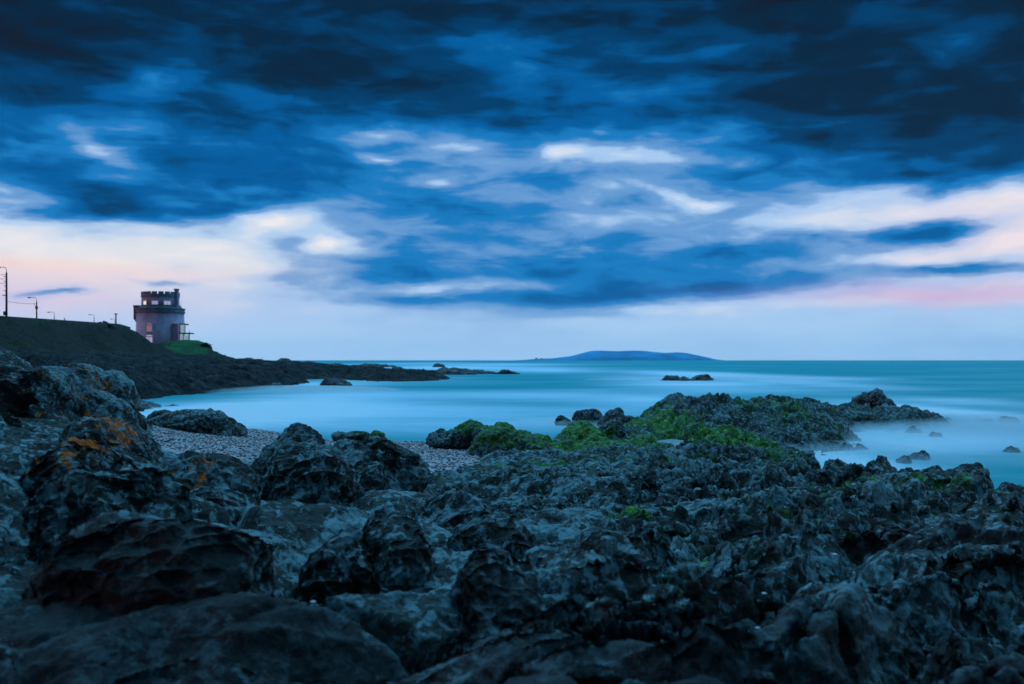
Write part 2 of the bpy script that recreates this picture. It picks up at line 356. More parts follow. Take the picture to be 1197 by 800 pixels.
# ------------------------------------------------------------------ near shore ground
CTL = [P(0,800,3.3),P(150,800,3.3),P(300,800,3.2),P(450,800,3.2),P(600,795,3.2),P(750,800,3.3),P(900,800,3.6),P(1050,800,3.7),P(1197,790,4),P(100,700,4.3),P(300,690,4.6),P(450,720,4.5),
 P(560,690,5),P(700,670,5.6),P(820,725,4.8),P(800,650,6.6),P(900,690,5.6),P(1000,640,7.2),P(1100,660,6.6),P(1197,650,7),
 P(50,600,6.5),P(200,600,6.8),P(330,600,7.5),P(450,610,7.6),P(560,600,9),P(650,600,10),P(750,590,11.5),P(870,600,10.5),P(960,600,10.5),P(1080,590,11.5),P(1197,600,10.5),(790,8,1.42),
 P(900,564,16),P(1000,560,16.5),P(1060,558,16),P(1130,562,15.5),P(1197,592,14.5),P(1165,576,15),(1000,20,.2),(1100,19,.0),(1197,17.5,-.2),(940,20,.45),(1000,24,-.6),(1200,24,-.8),(1320,17,-.4),(1320,12,.45),(1320,7,1.3),(1500,10,.2),(1500,5,1.3),
 P(600,562,14.5),P(700,562,15),P(800,562,16),P(650,542,20),P(760,542,20),P(860,542,21),P(560,550,20),P(700,524,26),P(800,520,29),P(870,518,28),P(930,550,22.5),(960,26,-.15),
 (1000,28,-.5),(1050,35,-.6),(1010,40.5,-.3),(925,30,.05),(1150,40,-.9),P(770,482,36),P(850,473,40),P(930,468,43),P(1000,478,46),P(1060,486,45),P(1095,492,46),P(900,502,34),P(975,499,37.5),
 (760,44,-.4),(850,48,-.5),(930,52,-.5),(1020,57,-.5),(1130,53,-.7),(1160,44,-.9),(1300,40,-1.2),(700,40,-.35),(745,37,.3),(640,34,-.25),(600,37,-.4),(560,37,-.25),(640,30,.35),(700,33,.4),(600,60,-1),(800,62,-1),(1000,63,-1),
 (500,24,.42),(500,30,.26),(500,37,-.04),(450,24,.5),(450,34,.08),(450,38,-.06),(540,24,.45),(400,26,.4),(400,38,-.04),(250,24,.7),(250,32,.45),(230,40,.15),(290,42,.04),(300,48,-.25),(400,48,-.6),(500,50,-.7),
 (180,38,.5),(120,40,1.0),(90,60,1.2),(0,50,2.0),(-200,50,3.5),(-200,30,3.5),(150,56,-.1),(210,50,-.3),(300,60,-.8),
 (350,14,1.45),(350,18,.85),(200,14,1.6),(200,18,1.1),(450,14,1.25),(450,18,.75),(520,16,1.0),(520,20,.62),
 P(0,428,12),P(60,436,13),P(110,470,13),P(150,492,12.5),(0,16,3.0),(-200,12,3.5),(60,18,2.2),(150,18,1.5),(0,25,2.5),P(30,506,10),P(100,530,9),P(200,548,9.5),P(300,556,10),P(400,556,10.5),(-200,5,2.4),(-200,8,2.9),(-400,4,2.3),
 P(350,530,12),P(440,536,12),P(500,560,12),P(540,580,12),(200,1.5,1.75),(600,1.5,1.7),(1000,1.5,1.65),(600,2.2,1.8),(1197,2.3,1.65),(0,2.3,1.85)]
macro = RBF(CTL)
def beach_mask(px, Y):
    a = sst(px, 150, 200)*(1-sst(px, 545, 585))*sst(Y, 20, 23)*(1-sst(Y, 46, 52))
    return a
def shore(px, Y):
    """rock surface (X, Y, Z) for a grid of bearings and distances"""
    X = (px-CX)/F*Y; sh = X.shape
    Z = macro(px, Y); bm = beach_mask(px, Y)
    Z -= (.08+.14*(1-sst(px, 480, 700)))*(1-sst(Y, 12, 16))*(1-bm)
    q = np.stack([X, Y, X*0], -1).reshape(-1, 3).astype(np.float32)
    wx = perlin(q*.45, 3).reshape(sh); wy = perlin(q*.45, 4).reshape(sh)
    # big rounded masses, smaller nodules: bigger on the left and close by
    left = 1-sst(X/Y, -.12, .05)
    pool = np.exp(-((X-4.93)/.45)**2-((Y-30)/1.3)**2)
    w2 = perlin(q*1.7, 13).reshape(sh)*.16; w3 = perlin(q*1.7, 15).reshape(sh)*.16
    Xw, Yw = X+.55*wx+w2, Y+.55*wy+w3
    c30, s30 = math.cos(R(28)), math.sin(R(28))
    A = Xw*c30+Yw*s30; B = -Xw*s30+Yw*c30
    near_calm = sst(Y, 1.6, 3.0); near = 1-sst(Y, 8, 20)
    big, gap = domes(A/1.75, B/1.05, 5, .7, 1.0)
    med, gap2 = domes(A/.72, B/.40, 9, .7, 1.0)
    sml, gap3 = domes(A/.27, B/.20, 14, .8, 1.0)
    cr = 1-sst(gap, 0, .10); cr2 = 1-sst(gap2, 0, .12)
    kb = .58*left+.40*(1-left); km = (.07+.13*(1-left))*(.6+.4*(1-near)+.2*(1-left)); ks = (.02+.05*(1-left))
    Z0 = Z+((big+.12)*kb-cr*.16*(.5+left)+(med+.1)*km-cr2*.05*(1.3-left))*near_calm*(1-bm)
    # long furrows along the beds
    fur = 1-2*np.abs(perlin(np.stack([A*.8, B*4.2, A*0], -1).reshape(-1, 3), 22)).reshape(sh)
    Z0 += (fur-.5)*(.045+.04*(1-left))*(1-bm)*near_calm+(sml+.12)*ks*(1-bm)
    # ledges tilted up to the right
    sN = (X*.55-Y*.83)*1.15+wx*1.2; led = sN-np.floor(sN); led = np.where(led < .82, led/.82, (1-led)/.18)
    right = sst(X/Y, .05, .2)
    s2 = sN*3.3+wy*.9; l2 = s2-np.floor(s2); l2 = np.where(l2 < .85, l2/.85, (1-l2)/.15)
    Z0 += ((led-.5)*.28+(l2-.5)*.07)*right*(1-bm)*near_calm
    rg = fbm(q*.55, 3, 31, .5, True).reshape(sh); Z0 += (rg-.55)*.10*(1-bm)
    Z0 = np.where(bm > 0, Z0-.14*bm, Z0)
    # keep the sea bed low where there is open water
    Z0 = Z0*(1-np.minimum(1, pool*1.6))+.22*np.minimum(1, pool*1.6)
    n = grad_n(X, Y, Z0)
    p3 = np.stack([X, Y, Z0], -1).reshape(-1, 3).astype(np.float32)
    d = (fbm(p3*1.7, 4, 41, .55)*(.09-.045*left.ravel())+fbm(p3*np.array([.9, .9, 3.2], np.float32), 3, 47, .5)*(.08-.04*left.ravel())).reshape(sh)*(1-bm)
    o = np.stack([X, Y, Z0], -1)+n*d[..., None]
    return o[..., 0], o[..., 1], o[..., 2]
pxs = np.arange(-260, 1460, 1.35); Ys = np.exp(np.linspace(math.log(1.55), math.log(66), 1050))
PXg, Yg = np.meshgrid(pxs, Ys)
X, Y, Z = shore(PXg.astype(np.float64), Yg)
o = mesh_grid('rocky_shore', X, Y, Z, M_rock, {'nod': sst(X/Y, -.1, .1)*sst(Y, 4, 12), 'near_shade': NEAR_SHADE(X, Y), 'moss': field(MOSS, X, Y)*sst(Z, -.3, .3), 'lichen': field(LICH, X, Y)})
tag(o, kind='structure')
def shore_z(px, Y):
    return float(macro(np.array([[float(px)]]), np.array([[float(Y)]]))[0, 0])

mp = pbr('pool_water', (.75, .85, .92), .1, 0, .05, 1., .9)
me = MBpool = bpy.data.meshes.new('tide_pool'); pv_ = [(4.93+.5*math.cos(a)*(1+.2*math.sin(3*a)), 30+1.5*math.sin(a)*(1+.15*math.cos(5*a)), .50) for a in np.linspace(0, 2*pi, 40)[:-1]]
me.from_pydata(pv_, [], [tuple(range(len(pv_)))]); me.materials.append(mp); po_ = bpy.data.objects.new('tide_pool', me); C.objects.link(po_); tag(po_, kind='structure')

# coarse ground sheet: sea bed to the horizon, land rising behind the camera
gx = np.r_[-8300, -4000, -1000, -300, np.linspace(-90, 90, 91), 300, 1000, 4000, 8300]; gy = np.r_[-8300, -3000, -600, -150, np.linspace(-60, 70, 66), 150, 400, 1500, 5000, 8300]
GX, GY = np.meshgrid(gx, gy)
GZ = np.where((GY < 3), 1.1+.35*perlin(np.stack([GX*.3, GY*.3, GX*0], -1).reshape(-1, 3), 6).reshape(GX.shape), -2.2)
GZ = np.where((GY < -8), GZ+np.minimum(-(GY+8)*.12, 6), GZ)
GZ = np.where((GY < 3) & (np.abs(GX) < 5) & (GY > -3), 1.2, GZ)
GZ = np.where((GX > 40), -2.2, GZ)
M_bed = pbr('dark_ground', (.06, .06, .055), .9, 0, .3, .8)
tag(mesh_grid('ground', GX, GY, GZ, M_bed), kind='structure')

# ------------------------------------------------------------------ sea
FOAM = []
def fo(px, py, hw, hh, k):    # streak of foam on the water, at its place on the sea plane
    Y = EYE*F/(py-HY); x = (px-CX)/F*Y; Y0 = EYE*F/(py+hh-HY); Y1 = EYE*F/max(.6, (py-hh-HY)); FOAM.append((x, Y, hw/F*Y, math.log(Y/Y0)+.02 if 1 else 0, k))
for a in [(250,487,150,14,.9),(330,476,130,10,.95),(390,462,90,5,.45),(420,482,180,10,.5),(470,500,120,10,.35),(560,462,160,5,.35),(700,463,120,5,.30),(620,480,120,9,.25),
          (520,430,110,3,.8),(640,433,60,2.5,.6),(590,426,70,1.5,.6),(480,425,60,1.5,.5),(810,437,60,4,.9),(900,442,90,3,.7),(820,449,90,3.5,.7),(760,443,60,3,.35),(930,447,50,3,.5),
          (1080,480,60,9,.9),(1120,490,90,12,.95),(1020,515,70,12,.95),(1100,510,90,12,.85),(960,530,40,14,.95),(1130,470,70,6,.4),(1000,545,80,10,.5),(740,475,60,8,.35),(760,468,40,5,.4),(860,456,120,5,.35),
          (1000,452,60,4,.3),(790,517,14,6,.7),(640,492,70,6,.3),(350,450,80,4,.5),(450,443,60,3,.4),(330,437,60,2,.5)]: fo(*a)
spx = np.linspace(-2500, 3700, 420); sy = np.r_[np.exp(np.linspace(math.log(9), math.log(1000), 520)), np.exp(np.linspace(math.log(1050), math.log(8300), 30))]
SPX, SY = np.meshgrid(spx, sy); SX = (SPX-CX)/F*SY
foam = np.zeros(SX.shape)
for (x, y0, hw, hl, k) in FOAM: foam = 1-(1-foam)*(1-k*np.exp(-((SX-x)/hw)**2-(np.log(SY/y0)/hl)**2)) 
m = mat('long_exposure_sea'); gg = G(m.node_tree); b = gg.N['Principled BSDF']
pos = gg.new('ShaderNodeNewGeometry').outputs['Position']; ps = gg.new('ShaderNodeSeparateXYZ'); gg.L.new(pos, ps.inputs[0])
ly = gg.m('LOGARITHM', gg.m('MAXIMUM', ps.outputs[1], 5.0), 2.718)
sx_ = gg.m('DIVIDE', ps.outputs[0], gg.m('POWER', gg.m('MAXIMUM', ps.outputs[1], 5.0), .8))
st = gg.noise(gg.comb(gg.mul(sx_, 1.6), gg.mul(ly, 6.5), 0.0), 1.0, 6, .6, .5)
wf = gg.noise(gg.comb(gg.mul(ps.outputs[0], .25), gg.mul(ps.outputs[1], .42), 0.0), 1.0, 6, .6, 1.0, w=4.)
fa = gg.attr('foam')
ff = gg.m('ADD', gg.mul(fa, gg.add(.30, gg.mul(gg.add(st, wf), .95))), gg.mul(gg.sub(st, .46), .6), clamp=True)
gg.L.new(gg.mix(ff, (.006, .31, .31, 1), (.78, .92, .93, 1)), b.inputs['Base Color'])
gl = gg.new('ShaderNodeBsdfGlossy'); ms = gg.new('ShaderNodeMixShader'); gg.L.new(gg.mix(ff, (.30, .80, 1, 1), (.9, .97, 1, 1)), gl.inputs['Color']); gg.L.new(gg.rng(ff, 0, .8,   .20, .72, False), ms.inputs[0])
gg.L.new(gg.rng(ff, 0, .8, .30, .36, False), gl.inputs['Roughness']); gg.L.new(b.outputs[0], ms.inputs[1]); gg.L.new(gl.outputs[0], ms.inputs[2]); gg.L.new(ms.outputs[0], gg.N['Material Output'].inputs['Surface'])
gg.L.new(gg.rng(ff, 0, .8, .34, .5, False), b.inputs['Roughness'])
b.inputs['Specular IOR Level'].default_value = .0; b.inputs['IOR'].default_value = 1.33
bn = gg.new('ShaderNodeBump'); bn.inputs['Strength'].default_value = .25; bn.inputs['Distance'].default_value = .1
gg.L.new(gg.noise(gg.comb(gg.mul(ps.outputs[0], .5), ps.outputs[1], 0.0), .8, 4, .5), bn.inputs['Height']); gg.L.new(bn.outputs[0], b.inputs['Normal']); gg.L.new(bn.outputs[0], gl.inputs['Normal'])
tag(mesh_grid('sea', SX, SY, SX*0, m, {'foam': foam}), kind='structure')

# ------------------------------------------------------------------ shingle beach
bp = np.linspace(150, 590, 300); by = np.linspace(21, 45, 260); BP, BY = np.meshgrid(bp, by); BX = (BP-CX)/F*BY
BZ = macro(BP, BY)+.02*perlin(np.stack([BX*2, BY*2, BX*0], -1).reshape(-1, 3), 2).reshape(BX.shape)
edge = np.minimum(beach_mask(BP, BY)*1.4, 1); BZ = BZ-(1-edge)*.5
m = mat('shingle'); gg = G(m.node_tree); b = gg.N['Principled BSDF']; out = gg.N['Material Output']
pos = gg.new('ShaderNodeNewGeometry').outputs['Position']
cc = gg.new('ShaderNodeSeparateColor'); gg.L.new(gg.vor(pos, 24, 'F1', 'Color'), cc.inputs[0])
c = gg.ramp(cc.outputs[0], [(0, (.14, .12, .13, 1)), (.25, (.62, .40, .40, 1)), (.7, (.55, .43, .43, 1)), (.95, (.85, .80, .78, 1))], 'CONSTANT')
wetn = gg.rng(gg.noise(pos, .5, 4), .55, .7, 0, .6); c = gg.mix(wetn, c, (.10, .085, .08, 1)); gg.L.new(c, b.inputs['Base Color']); b.inputs['Roughness'].default_value = .6
dn = gg.new('ShaderNodeBump'); dn.inputs['Distance'].default_value = .03; gg.L.new(gg.mul(gg.vor(pos, 24), -1.0), dn.inputs['Height']); gg.L.new(dn.outputs[0], b.inputs['Normal'])
M_shingle = m
tag(mesh_grid('beach', BX, BY, BZ, m), kind='structure')
# loose pebbles and shell fragments as one mass
def ico(level):
    import bmesh
    bm = bmesh.new(); bmesh.ops.create_icosphere(bm, subdivisions=level, radius=1)
    v = np.array([q.co[:] for q in bm.verts], np.float32); bm.verts.index_update(); f = np.array([[q.index for q in t_.verts] for t_ in bm.faces], np.int32); bm.free(); return v, f
def tri_mesh(name, v, f, mat_, attrs=None, parent=None, smooth=True, poly=3):
    me = bpy.data.meshes.new(name); me.vertices.add(len(v)); me.vertices.foreach_set('co', np.asarray(v, np.float32).ravel())
    me.loops.add(len(f)*poly); me.loops.foreach_set('vertex_index', np.asarray(f, np.int32).ravel())
    me.polygons.add(len(f)); me.polygons.foreach_set('loop_start', np.arange(len(f), dtype=np.int32)*poly); me.polygons.foreach_set('use_smooth', np.full(len(f), smooth))
    me.update(calc_edges=True)
    for k, a_ in (attrs or {}).items():
        a = me.attributes.new(k, 'FLOAT', 'POINT'); a.data.foreach_set('value', np.asarray(a_, np.float32))
    me.materials.append(mat_); o = bpy.data.objects.new(name, me); C.objects.link(o)
    if parent: o.parent = parent
    return o
iv, fi = ico(1); n = 16000
pp = np.random.uniform(175, 560, n); py_ = 22+22*np.random.rand(n)**.8
pz = macro(pp[None], py_[None])[0]; keep = (beach_mask(pp, py_) > .6) & (pz > .0); pp, py_, pz = pp[keep], py_[keep], pz[keep]; n = len(pp)
rad = .012+.035*np.random.rand(n)**3; pxx = (pp-CX)/F*py_
V = iv[None]*rad[:, None, None]*np.array([1.2, 1, .6])*(.8+.4*np.random.rand(n, len(iv), 1))+np.stack([pxx, py_, pz+.02], -1)[:, None]
Fc = fi[None]+(np.arange(n)*len(iv))[:, None, None]
m = mat('pebble'); gg = G(m.node_tree); b = gg.N['Principled BSDF']; rn = gg.new('ShaderNodeNewGeometry').outputs['Random Per Island']
gg.L.new(gg.ramp(rn, [(0, (.07, .07, .08, 1)), (.4, (.5, .33, .33, 1)), (.7, (.8, .55, .54, 1)), (.9, (.85, .82, .8, 1))], 'CONSTANT'), b.inputs['Base Color'])
tag(tri_mesh('pebbles', V.reshape(-1, 3), Fc.reshape(-1, 3), m), 'pale and dark pebbles and shell bits strewn on the beach', 'pebbles', kind='stuff')

# ------------------------------------------------------------------ single rocks
ICO = {}
def rock(name, label, cat, px, py, Yd, wpx, hz, dy, seed, level=6, mat_=None, tilt=0, moss=0, lich=0, group=None, rough=1.0, top=99.3, flat=.0, yaw=0, cuts=5, parent=None, feat=None, peak=0):
    """a boulder whose crest reaches photo point (px, py) at distance Yd; wpx wide in photo pixels, hz half height in metres, dy half depth"""
    if level not in ICO: ICO[level] = ico(level)
    v0, f = ICO[level]; rs = np.random.RandomState(seed)
    rx = wpx/2*Yd/F; v = np.sign(v0)*np.abs(v0)**.82; v = v/np.linalg.norm(v, axis=1).max()
    s = max(rx, dy)
    for _ in range(cuts):
        nrm = rs.normal(size=3); nrm[2] = abs(nrm[2])*.8+.1; nrm /= np.linalg.norm(nrm); dd = rs.uniform(.5, .8)
        e = v@nrm-dd; v = v-np.where(e > 0, e*.8, 0)[:, None]*nrm
    if peak: v[:, :2] *= (1-peak*np.clip(v[:, 2:3], -.2, 1))
    v = v*np.array([rx, dy, hz])
    off = rs.uniform(-50, 50, 3); L = feat or s
    nn = v/np.array([rx, dy, hz])**2; nn /= np.linalg.norm(nn, axis=1)[:, None]+1e-9
    q = (v+off).astype(np.float32)
    d = perlin(q/(L*.9), seed)*.22*L*rough
    d1, d2 = worley3(q/(L*.55), seed); d += (np.sqrt(np.clip(1-d1**2, 0, 1))-.6)*.13*L*rough-(1-sst(d2-d1, 0, .16))*.035*L*rough
    d1, d2 = worley3(q/(L*.22), seed+3); d += (np.sqrt(np.clip(1-d1**2, 0, 1))-.6)*.028*L*rough*(1.6 if px > 560 else 1)
    d += fbm(q/(L*.35), 4, seed, .55, True)*.035*L*rough
    qf = np.stack([(q[:, 0]*.88+q[:, 1]*.47)*.9, (-q[:, 0]*.47+q[:, 1]*.88)*4.4, q[:, 2]*3.4], -1)/L*1.1
    d += (.5-2*np.abs(perlin(qf.astype(np.float32), seed+7)))*.055*L+(.5-2*np.abs(perlin(qf.astype(np.float32)*2.3, seed+8)))*.022*L
    v = v+nn*d[:, None]
    t1 = R(tilt); c_, s_ = math.cos(t1), math.sin(t1); v = np.stack([v[:, 0]*c_-v[:, 2]*s_, v[:, 1], v[:, 0]*s_+v[:, 2]*c_], -1)
    t1 = R(yaw); c_, s_ = math.cos(t1), math.sin(t1); v = np.stack([v[:, 0]*c_-v[:, 1]*s_, v[:, 0]*s_+v[:, 1]*c_, v[:, 2]], -1)
    x, y, z = W(px, py, Yd); v[:, 2] -= np.percentile(v[:, 2], top)
    wx, wy = v[:, 0]+x, v[:, 1]+y
    at = {'near_shade': NEAR_SHADE(wx, wy), 'nod': np.full(len(v), 0. if (Yd < 10 or px < 560) else .6), 'moss': np.maximum(field(MOSS, wx, wy), moss*sst(v[:, 2], -1.3*hz, -.1*hz)), 'lichen': np.maximum(field(LICH, wx, wy), lich)}
    o = tri_mesh(name, v, f, mat_ or M_rock, at); o.location = (x, y, z)
    if parent: o.parent = parent; return o
    return tag(o, label, cat, group)
GF = 'foreground boulders on the shore'
near = [
 # label, px, py, Y, width px, half height, half depth, seed, level, kw
 ('tall dark rock bank at the left edge, speckled with orange lichen', 0, 419, 12.5, 280, 1.0, 1.7, 21, 7, dict(feat=1.5, tilt=-10, lich=.0)),
 ('sloping lichen-spotted shoulder of rock right of the tall dark bank', 98, 462, 12.3, 110, .75, 1.1, 22, 6, dict(tilt=-22)),
 ('small boulder capped with bright orange lichen above the blue-grey one', 135, 487, 10.2, 110, .42, .6, 23, 6, dict()),
 ('rounded blue-grey boulder with two orange lichen patches near the left edge', 100, 513, 7.4, 150, .48, .6, 24, 7, dict(tilt=-6)),
 ('smooth pale blue boulder below the one with orange patches', 135, 545, 6.1, 190, .42, .5, 25, 7, dict()),
 ('low layered rock with small lichen spots below the left shingle', 225, 531, 8.8, 170, .35, .8, 26, 7, dict(rough=.8)),
 ('upright boulder with one lichen dot right of the left shingle patch', 348, 497, 12.4, 100, .62, .7, 27, 6, dict(tilt=-5)),
 ('broad domed boulder with pale blue crust in front of the upright one', 345, 520, 10.6, 165, .68, .9, 28, 7, dict()),
 ('dark steep-sided boulder left of the right shingle patch', 432, 511, 12.0, 135, .75, .8, 29, 7, dict(tilt=-14)),
 ('wide dark slab filling the lower left foreground', 190, 596, 4.9, 300, .42, .62, 30, 7, dict(rough=.8)),
 ('blotched boulder left of the blue-topped rock', 455, 600, 7.2, 120, .5, .55, 31, 7, dict()),
 ('ridge-backed boulder below the right shingle patch', 530, 566, 10.4, 110, .4, .7, 32, 6, dict(tilt=10)),
 ('furrowed boulder between the ridge-backed and the blue-topped rock', 570, 598, 8.2, 130, .42, .6, 33, 7, dict(tilt=-8)),
 ('rock with a bright blue-lit flat top at the bottom centre', 580, 645, 4.9, 110, .42, .42, 34, 7, dict(rough=.9)),
 ('long weathered boulder right of the blue-topped rock', 705, 622, 6.0, 160, .5, .55, 35, 7, dict(tilt=-4)),
 ('dark pitted boulder at the foot of the blotched one', 395, 615, 6.2, 110, .42, .5, 36, 7, dict()),
 ('pale flat-topped block among small stones in mid shore', 605, 583, 11.5, 85, .28, .6, 37, 6, dict(rough=.6)),
 ('small rock tufted with green weed behind the long boulder', 742, 594, 10.4, 55, .25, .3, 38, 6, dict(moss=.7)),
 ('long slanting weedy ledge in the right foreground', 900, 606, 8.6, 200, .42, .9, 39, 7, dict(tilt=-14, feat=.6)),
 ('boulder with a rusty brown face in the right foreground', 1035, 607, 8.2, 60, .28, .3, 40, 6, dict(lich=.35)),
 ('low dark hump at the bottom right', 960, 690, 5.2, 230, .36, .6, 41, 7, dict(tilt=12, feat=.5)),
 ('orange-flecked rock in the bottom right corner', 1130, 752, 4.2, 170, .35, .45, 42, 7, dict(feat=.5)),
 ('weed-topped boulder on the right shore crest', 1075, 553, 15.6, 100, .5, .8, 43, 6, dict(moss=.35)),
 ('knobbly dark boulder at the water on the far right crest', 1122, 560, 15.2, 70, .5, .7, 44, 6, dict()),
 ('dark rock at the right frame edge below the water', 1192, 583, 13.6, 80, .45, .7, 45, 6, dict(moss=.2)),
 ('grey slab with a flat back above the right dark hollow', 1140, 610, 9.4, 150, .35, .8, 46, 6, dict(feat=.6)),
]
for (lab, px, py, Yd, wp, hz, dy, seed, lev, kw) in near:
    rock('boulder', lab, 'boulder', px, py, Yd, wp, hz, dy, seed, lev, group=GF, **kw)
mids = [
 ('flat blue-green slabs between the left shingle and the bay', 225, 478, 37, 90, .75, 1.6, 51, dict(tilt=-8)),
 ('pointed rock at the left end of the slabs by the bay', 190, 480, 38, 60, .7, 1.2, 52, dict(tilt=12)),
 ('low slab reaching toward the left shingle', 262, 488, 36.5, 50, .6, 1.0, 53, dict(tilt=-10)),
 ('small bright green boulder at the water edge of the shingle', 437, 503, 36, 26, .28, .4, 54, dict(moss=.95)),
 ('low green-streaked rock beside the small green boulder', 412, 504, 36.3, 48, .26, .5, 55, dict(moss=.5)),
 ('tilted green slab at the water behind the right shingle', 545, 491, 32, 62, .6, .9, 56, dict(moss=.75, tilt=14)),
 ('rounded green-flanked rock beside the tilted green slab', 580, 494, 31, 50, .55, .9, 57, dict(moss=.6)),
 ('low pale rock left of the tilted green slab', 515, 501, 31.5, 36, .3, .5, 58, dict(moss=.25)),
 ('large mossy mound right of the shingle beach', 598, 501, 27.5, 125, 1.0, 1.7, 59, dict(moss=.62)),
 ('vivid green dome behind the large mossy mound', 675, 494, 30, 80, .85, 1.4, 60, dict(moss=.95)),
 ('purple-brown rock beside the vivid green dome', 718, 491, 31, 60, .7, 1.2, 61, dict(moss=.25)),
]
for (lab, px, py, Yd, wp, hz, dy, seed, kw) in mids:
    rock('rock', lab, 'rock', px, py, Yd, wp, hz, dy, seed, 6, group='weedy rocks behind the beach', **kw)
reefs = [
 ('small pointed rock standing in the water left of the reef', 686, 477, 47, 34, .42, .8, 71, dict(rough=1.1, cuts=9, peak=.5, feat=.7, )),
 ('tiny low rock left of the small pointed one', 658, 485, 46, 24, .26, .6, 72, dict(rough=1.1, cuts=9, peak=.5, feat=.7, )),
 ('dark rock between the pointed rock and the green reef', 722, 476, 44, 46, .6, 1.0, 73, dict(rough=1.1, cuts=9, peak=.5, feat=.7, moss=.2)),
 ('tall rounded knob at the seaward end of the right reef', 1021, 454, 49, 68, 1.1, 1.8, 74, dict()),
 ('low shelf of rock right of the tall knob', 1062, 473, 46, 66, .8, 1.4, 75, dict()),
 ('outermost low rock of the right reef', 1094, 482, 45.5, 40, .6, .7, 76, dict()),
 ('faint pair of rocks in the mist off the reef end', 1068, 498, 41, 24, .34, .3, 77, dict()),
 ('single rock in the mist below the reef shelf', 1095, 505, 39, 20, .3, .3, 78, dict()),
 ('low rock in the inlet under the dark reef face', 972, 515, 34, 34, .42, .5, 79, dict()),
 ('dark wet rock in the inlet beside the low one', 1005, 518, 33.5, 20, .3, .3, 80, dict()),
 ('round rock in the water above the shore crest', 1056, 532, 29, 18, .36, .3, 81, dict()),
 ('low long rock right of the round one in the water', 1080, 527, 30, 36, .36, .4, 82, dict()),
 ('cluster rock at the left side of the inlet', 945, 527, 27.5, 26, .5, .5, 83, dict()),
 ('second cluster rock further into the inlet', 975, 536, 26.5, 34, .4, .5, 84, dict()),
 ('small wet rock alone in the inlet near the crest', 925, 521, 30, 26, .3, .4, 85, dict()),
 ('small dark rock near the right frame edge in the mist', 1178, 521, 32.5, 28, .4, .4, 86, dict()),
 ('low dark rock in the foam by the right edge', 1180, 486, 48, 38, .5, .7, 87, dict()),
 ('thin rock awash left of the one by the right edge', 1150, 489, 48, 26, .34, .4, 88, dict()),
]
for (lab, px, py, Yd, wp, hz, dy, seed, kw) in reefs:
    rock('sea_rock', lab, 'sea rock', px, py, Yd, wp, hz, dy, seed, 5, top=99.9, group='rocks standing in the water', **kw)
fars = [
 ('dark peak of the lone islet right of centre', 783, 438.5, 146, 36, 1.6, 2.5, 91, dict(peak=.4, feat=1.5)),
 ('middle hump of the lone islet', 804, 440, 144, 40, 1.4, 2.5, 92, dict(peak=.3, feat=1.5)),
 ('long flat end of the lone islet', 823, 437.5, 146, 46, 1.8, 2.8, 93, dict(peak=.3, feat=1.5)),
 ('long low reef finger far out toward the horizon', 545, 429.5, 215, 110, 1.8, 5, 94, dict(feat=2.2, rough=.9, top=99.7)),
 ('humped middle of the far reef finger', 530, 432, 205, 60, 1.6, 5, 95, dict(feat=2.2, rough=.9, top=99.7)),
 ('rounded rock at the root of the reef finger', 458, 432, 200, 34, 1.6, 4, 96, dict(feat=2.2, rough=.9, top=99.7)),
 ('low dark shelf joining the point to the reef finger', 410, 434.5, 195, 150, 1.0, 5, 97, dict(feat=2.2, rough=.9, top=99.7)),
 ('thin shelf of rock under the horizon left of centre', 430, 425, 420, 80, 2.5, 8, 98, dict(feat=3, rough=.9, top=99.7)),
 ('speck of rock on the horizon beyond the reef finger', 513, 424.5, 420, 16, 2.0, 3, 99, dict()),
 ('low thin tail at the right end of the reef finger', 590, 431.5, 210, 40, .9, 3, 100, dict()),
 ('dark pyramid rock in the bay below the point', 394, 441, 118, 56, 1.3, 3, 101, dict(feat=3)),
 ('small dark rock in the bay at the foot of the point', 321, 446, 105, 30, 1.1, 2, 102, dict()),
 ('low wet rock awash beside the small one in the bay', 345, 453, 103, 22, .4, 1.5, 103, dict()),
 ('blunt rock knob on the skyline at the root of the spit', 289, 417.8, 232, 22, 1.3, 3, 111, dict(feat=1.6, peak=.3)),
 ('jagged pair of teeth on the middle of the spit skyline', 331, 418, 226, 30, 1.2, 3, 112, dict(feat=1.4, peak=.4)),
 ('low rounded hump on the spit skyline right of the teeth', 362, 421.5, 214, 30, 1.2, 3, 113, dict(feat=1.6)),
 ('dark broken block near the outer end of the spit', 392, 424, 200, 28, 1.1, 3, 114, dict(feat=1.4, peak=.3)),
 ('outermost broken block at the tip of the spit', 424, 428, 199, 26, 1.0, 3, 115, dict(feat=1.3, peak=.3)),
 ('rock at the foot of the cliff below the green lawn', 259, 414.5, 258, 18, 1.6, 3, 116, dict(feat=1.5, peak=.4)),
 ('small rock tip beside the far shelf', 466, 428.5, 260, 18, 1, 2, 104, dict()),
]
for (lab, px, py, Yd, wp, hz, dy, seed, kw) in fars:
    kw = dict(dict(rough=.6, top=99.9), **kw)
    rock('sea_rock', lab, 'sea rock', px, py, Yd, wp, hz, dy, seed, 5, M_far, group='rocks far out in the sea', **kw)

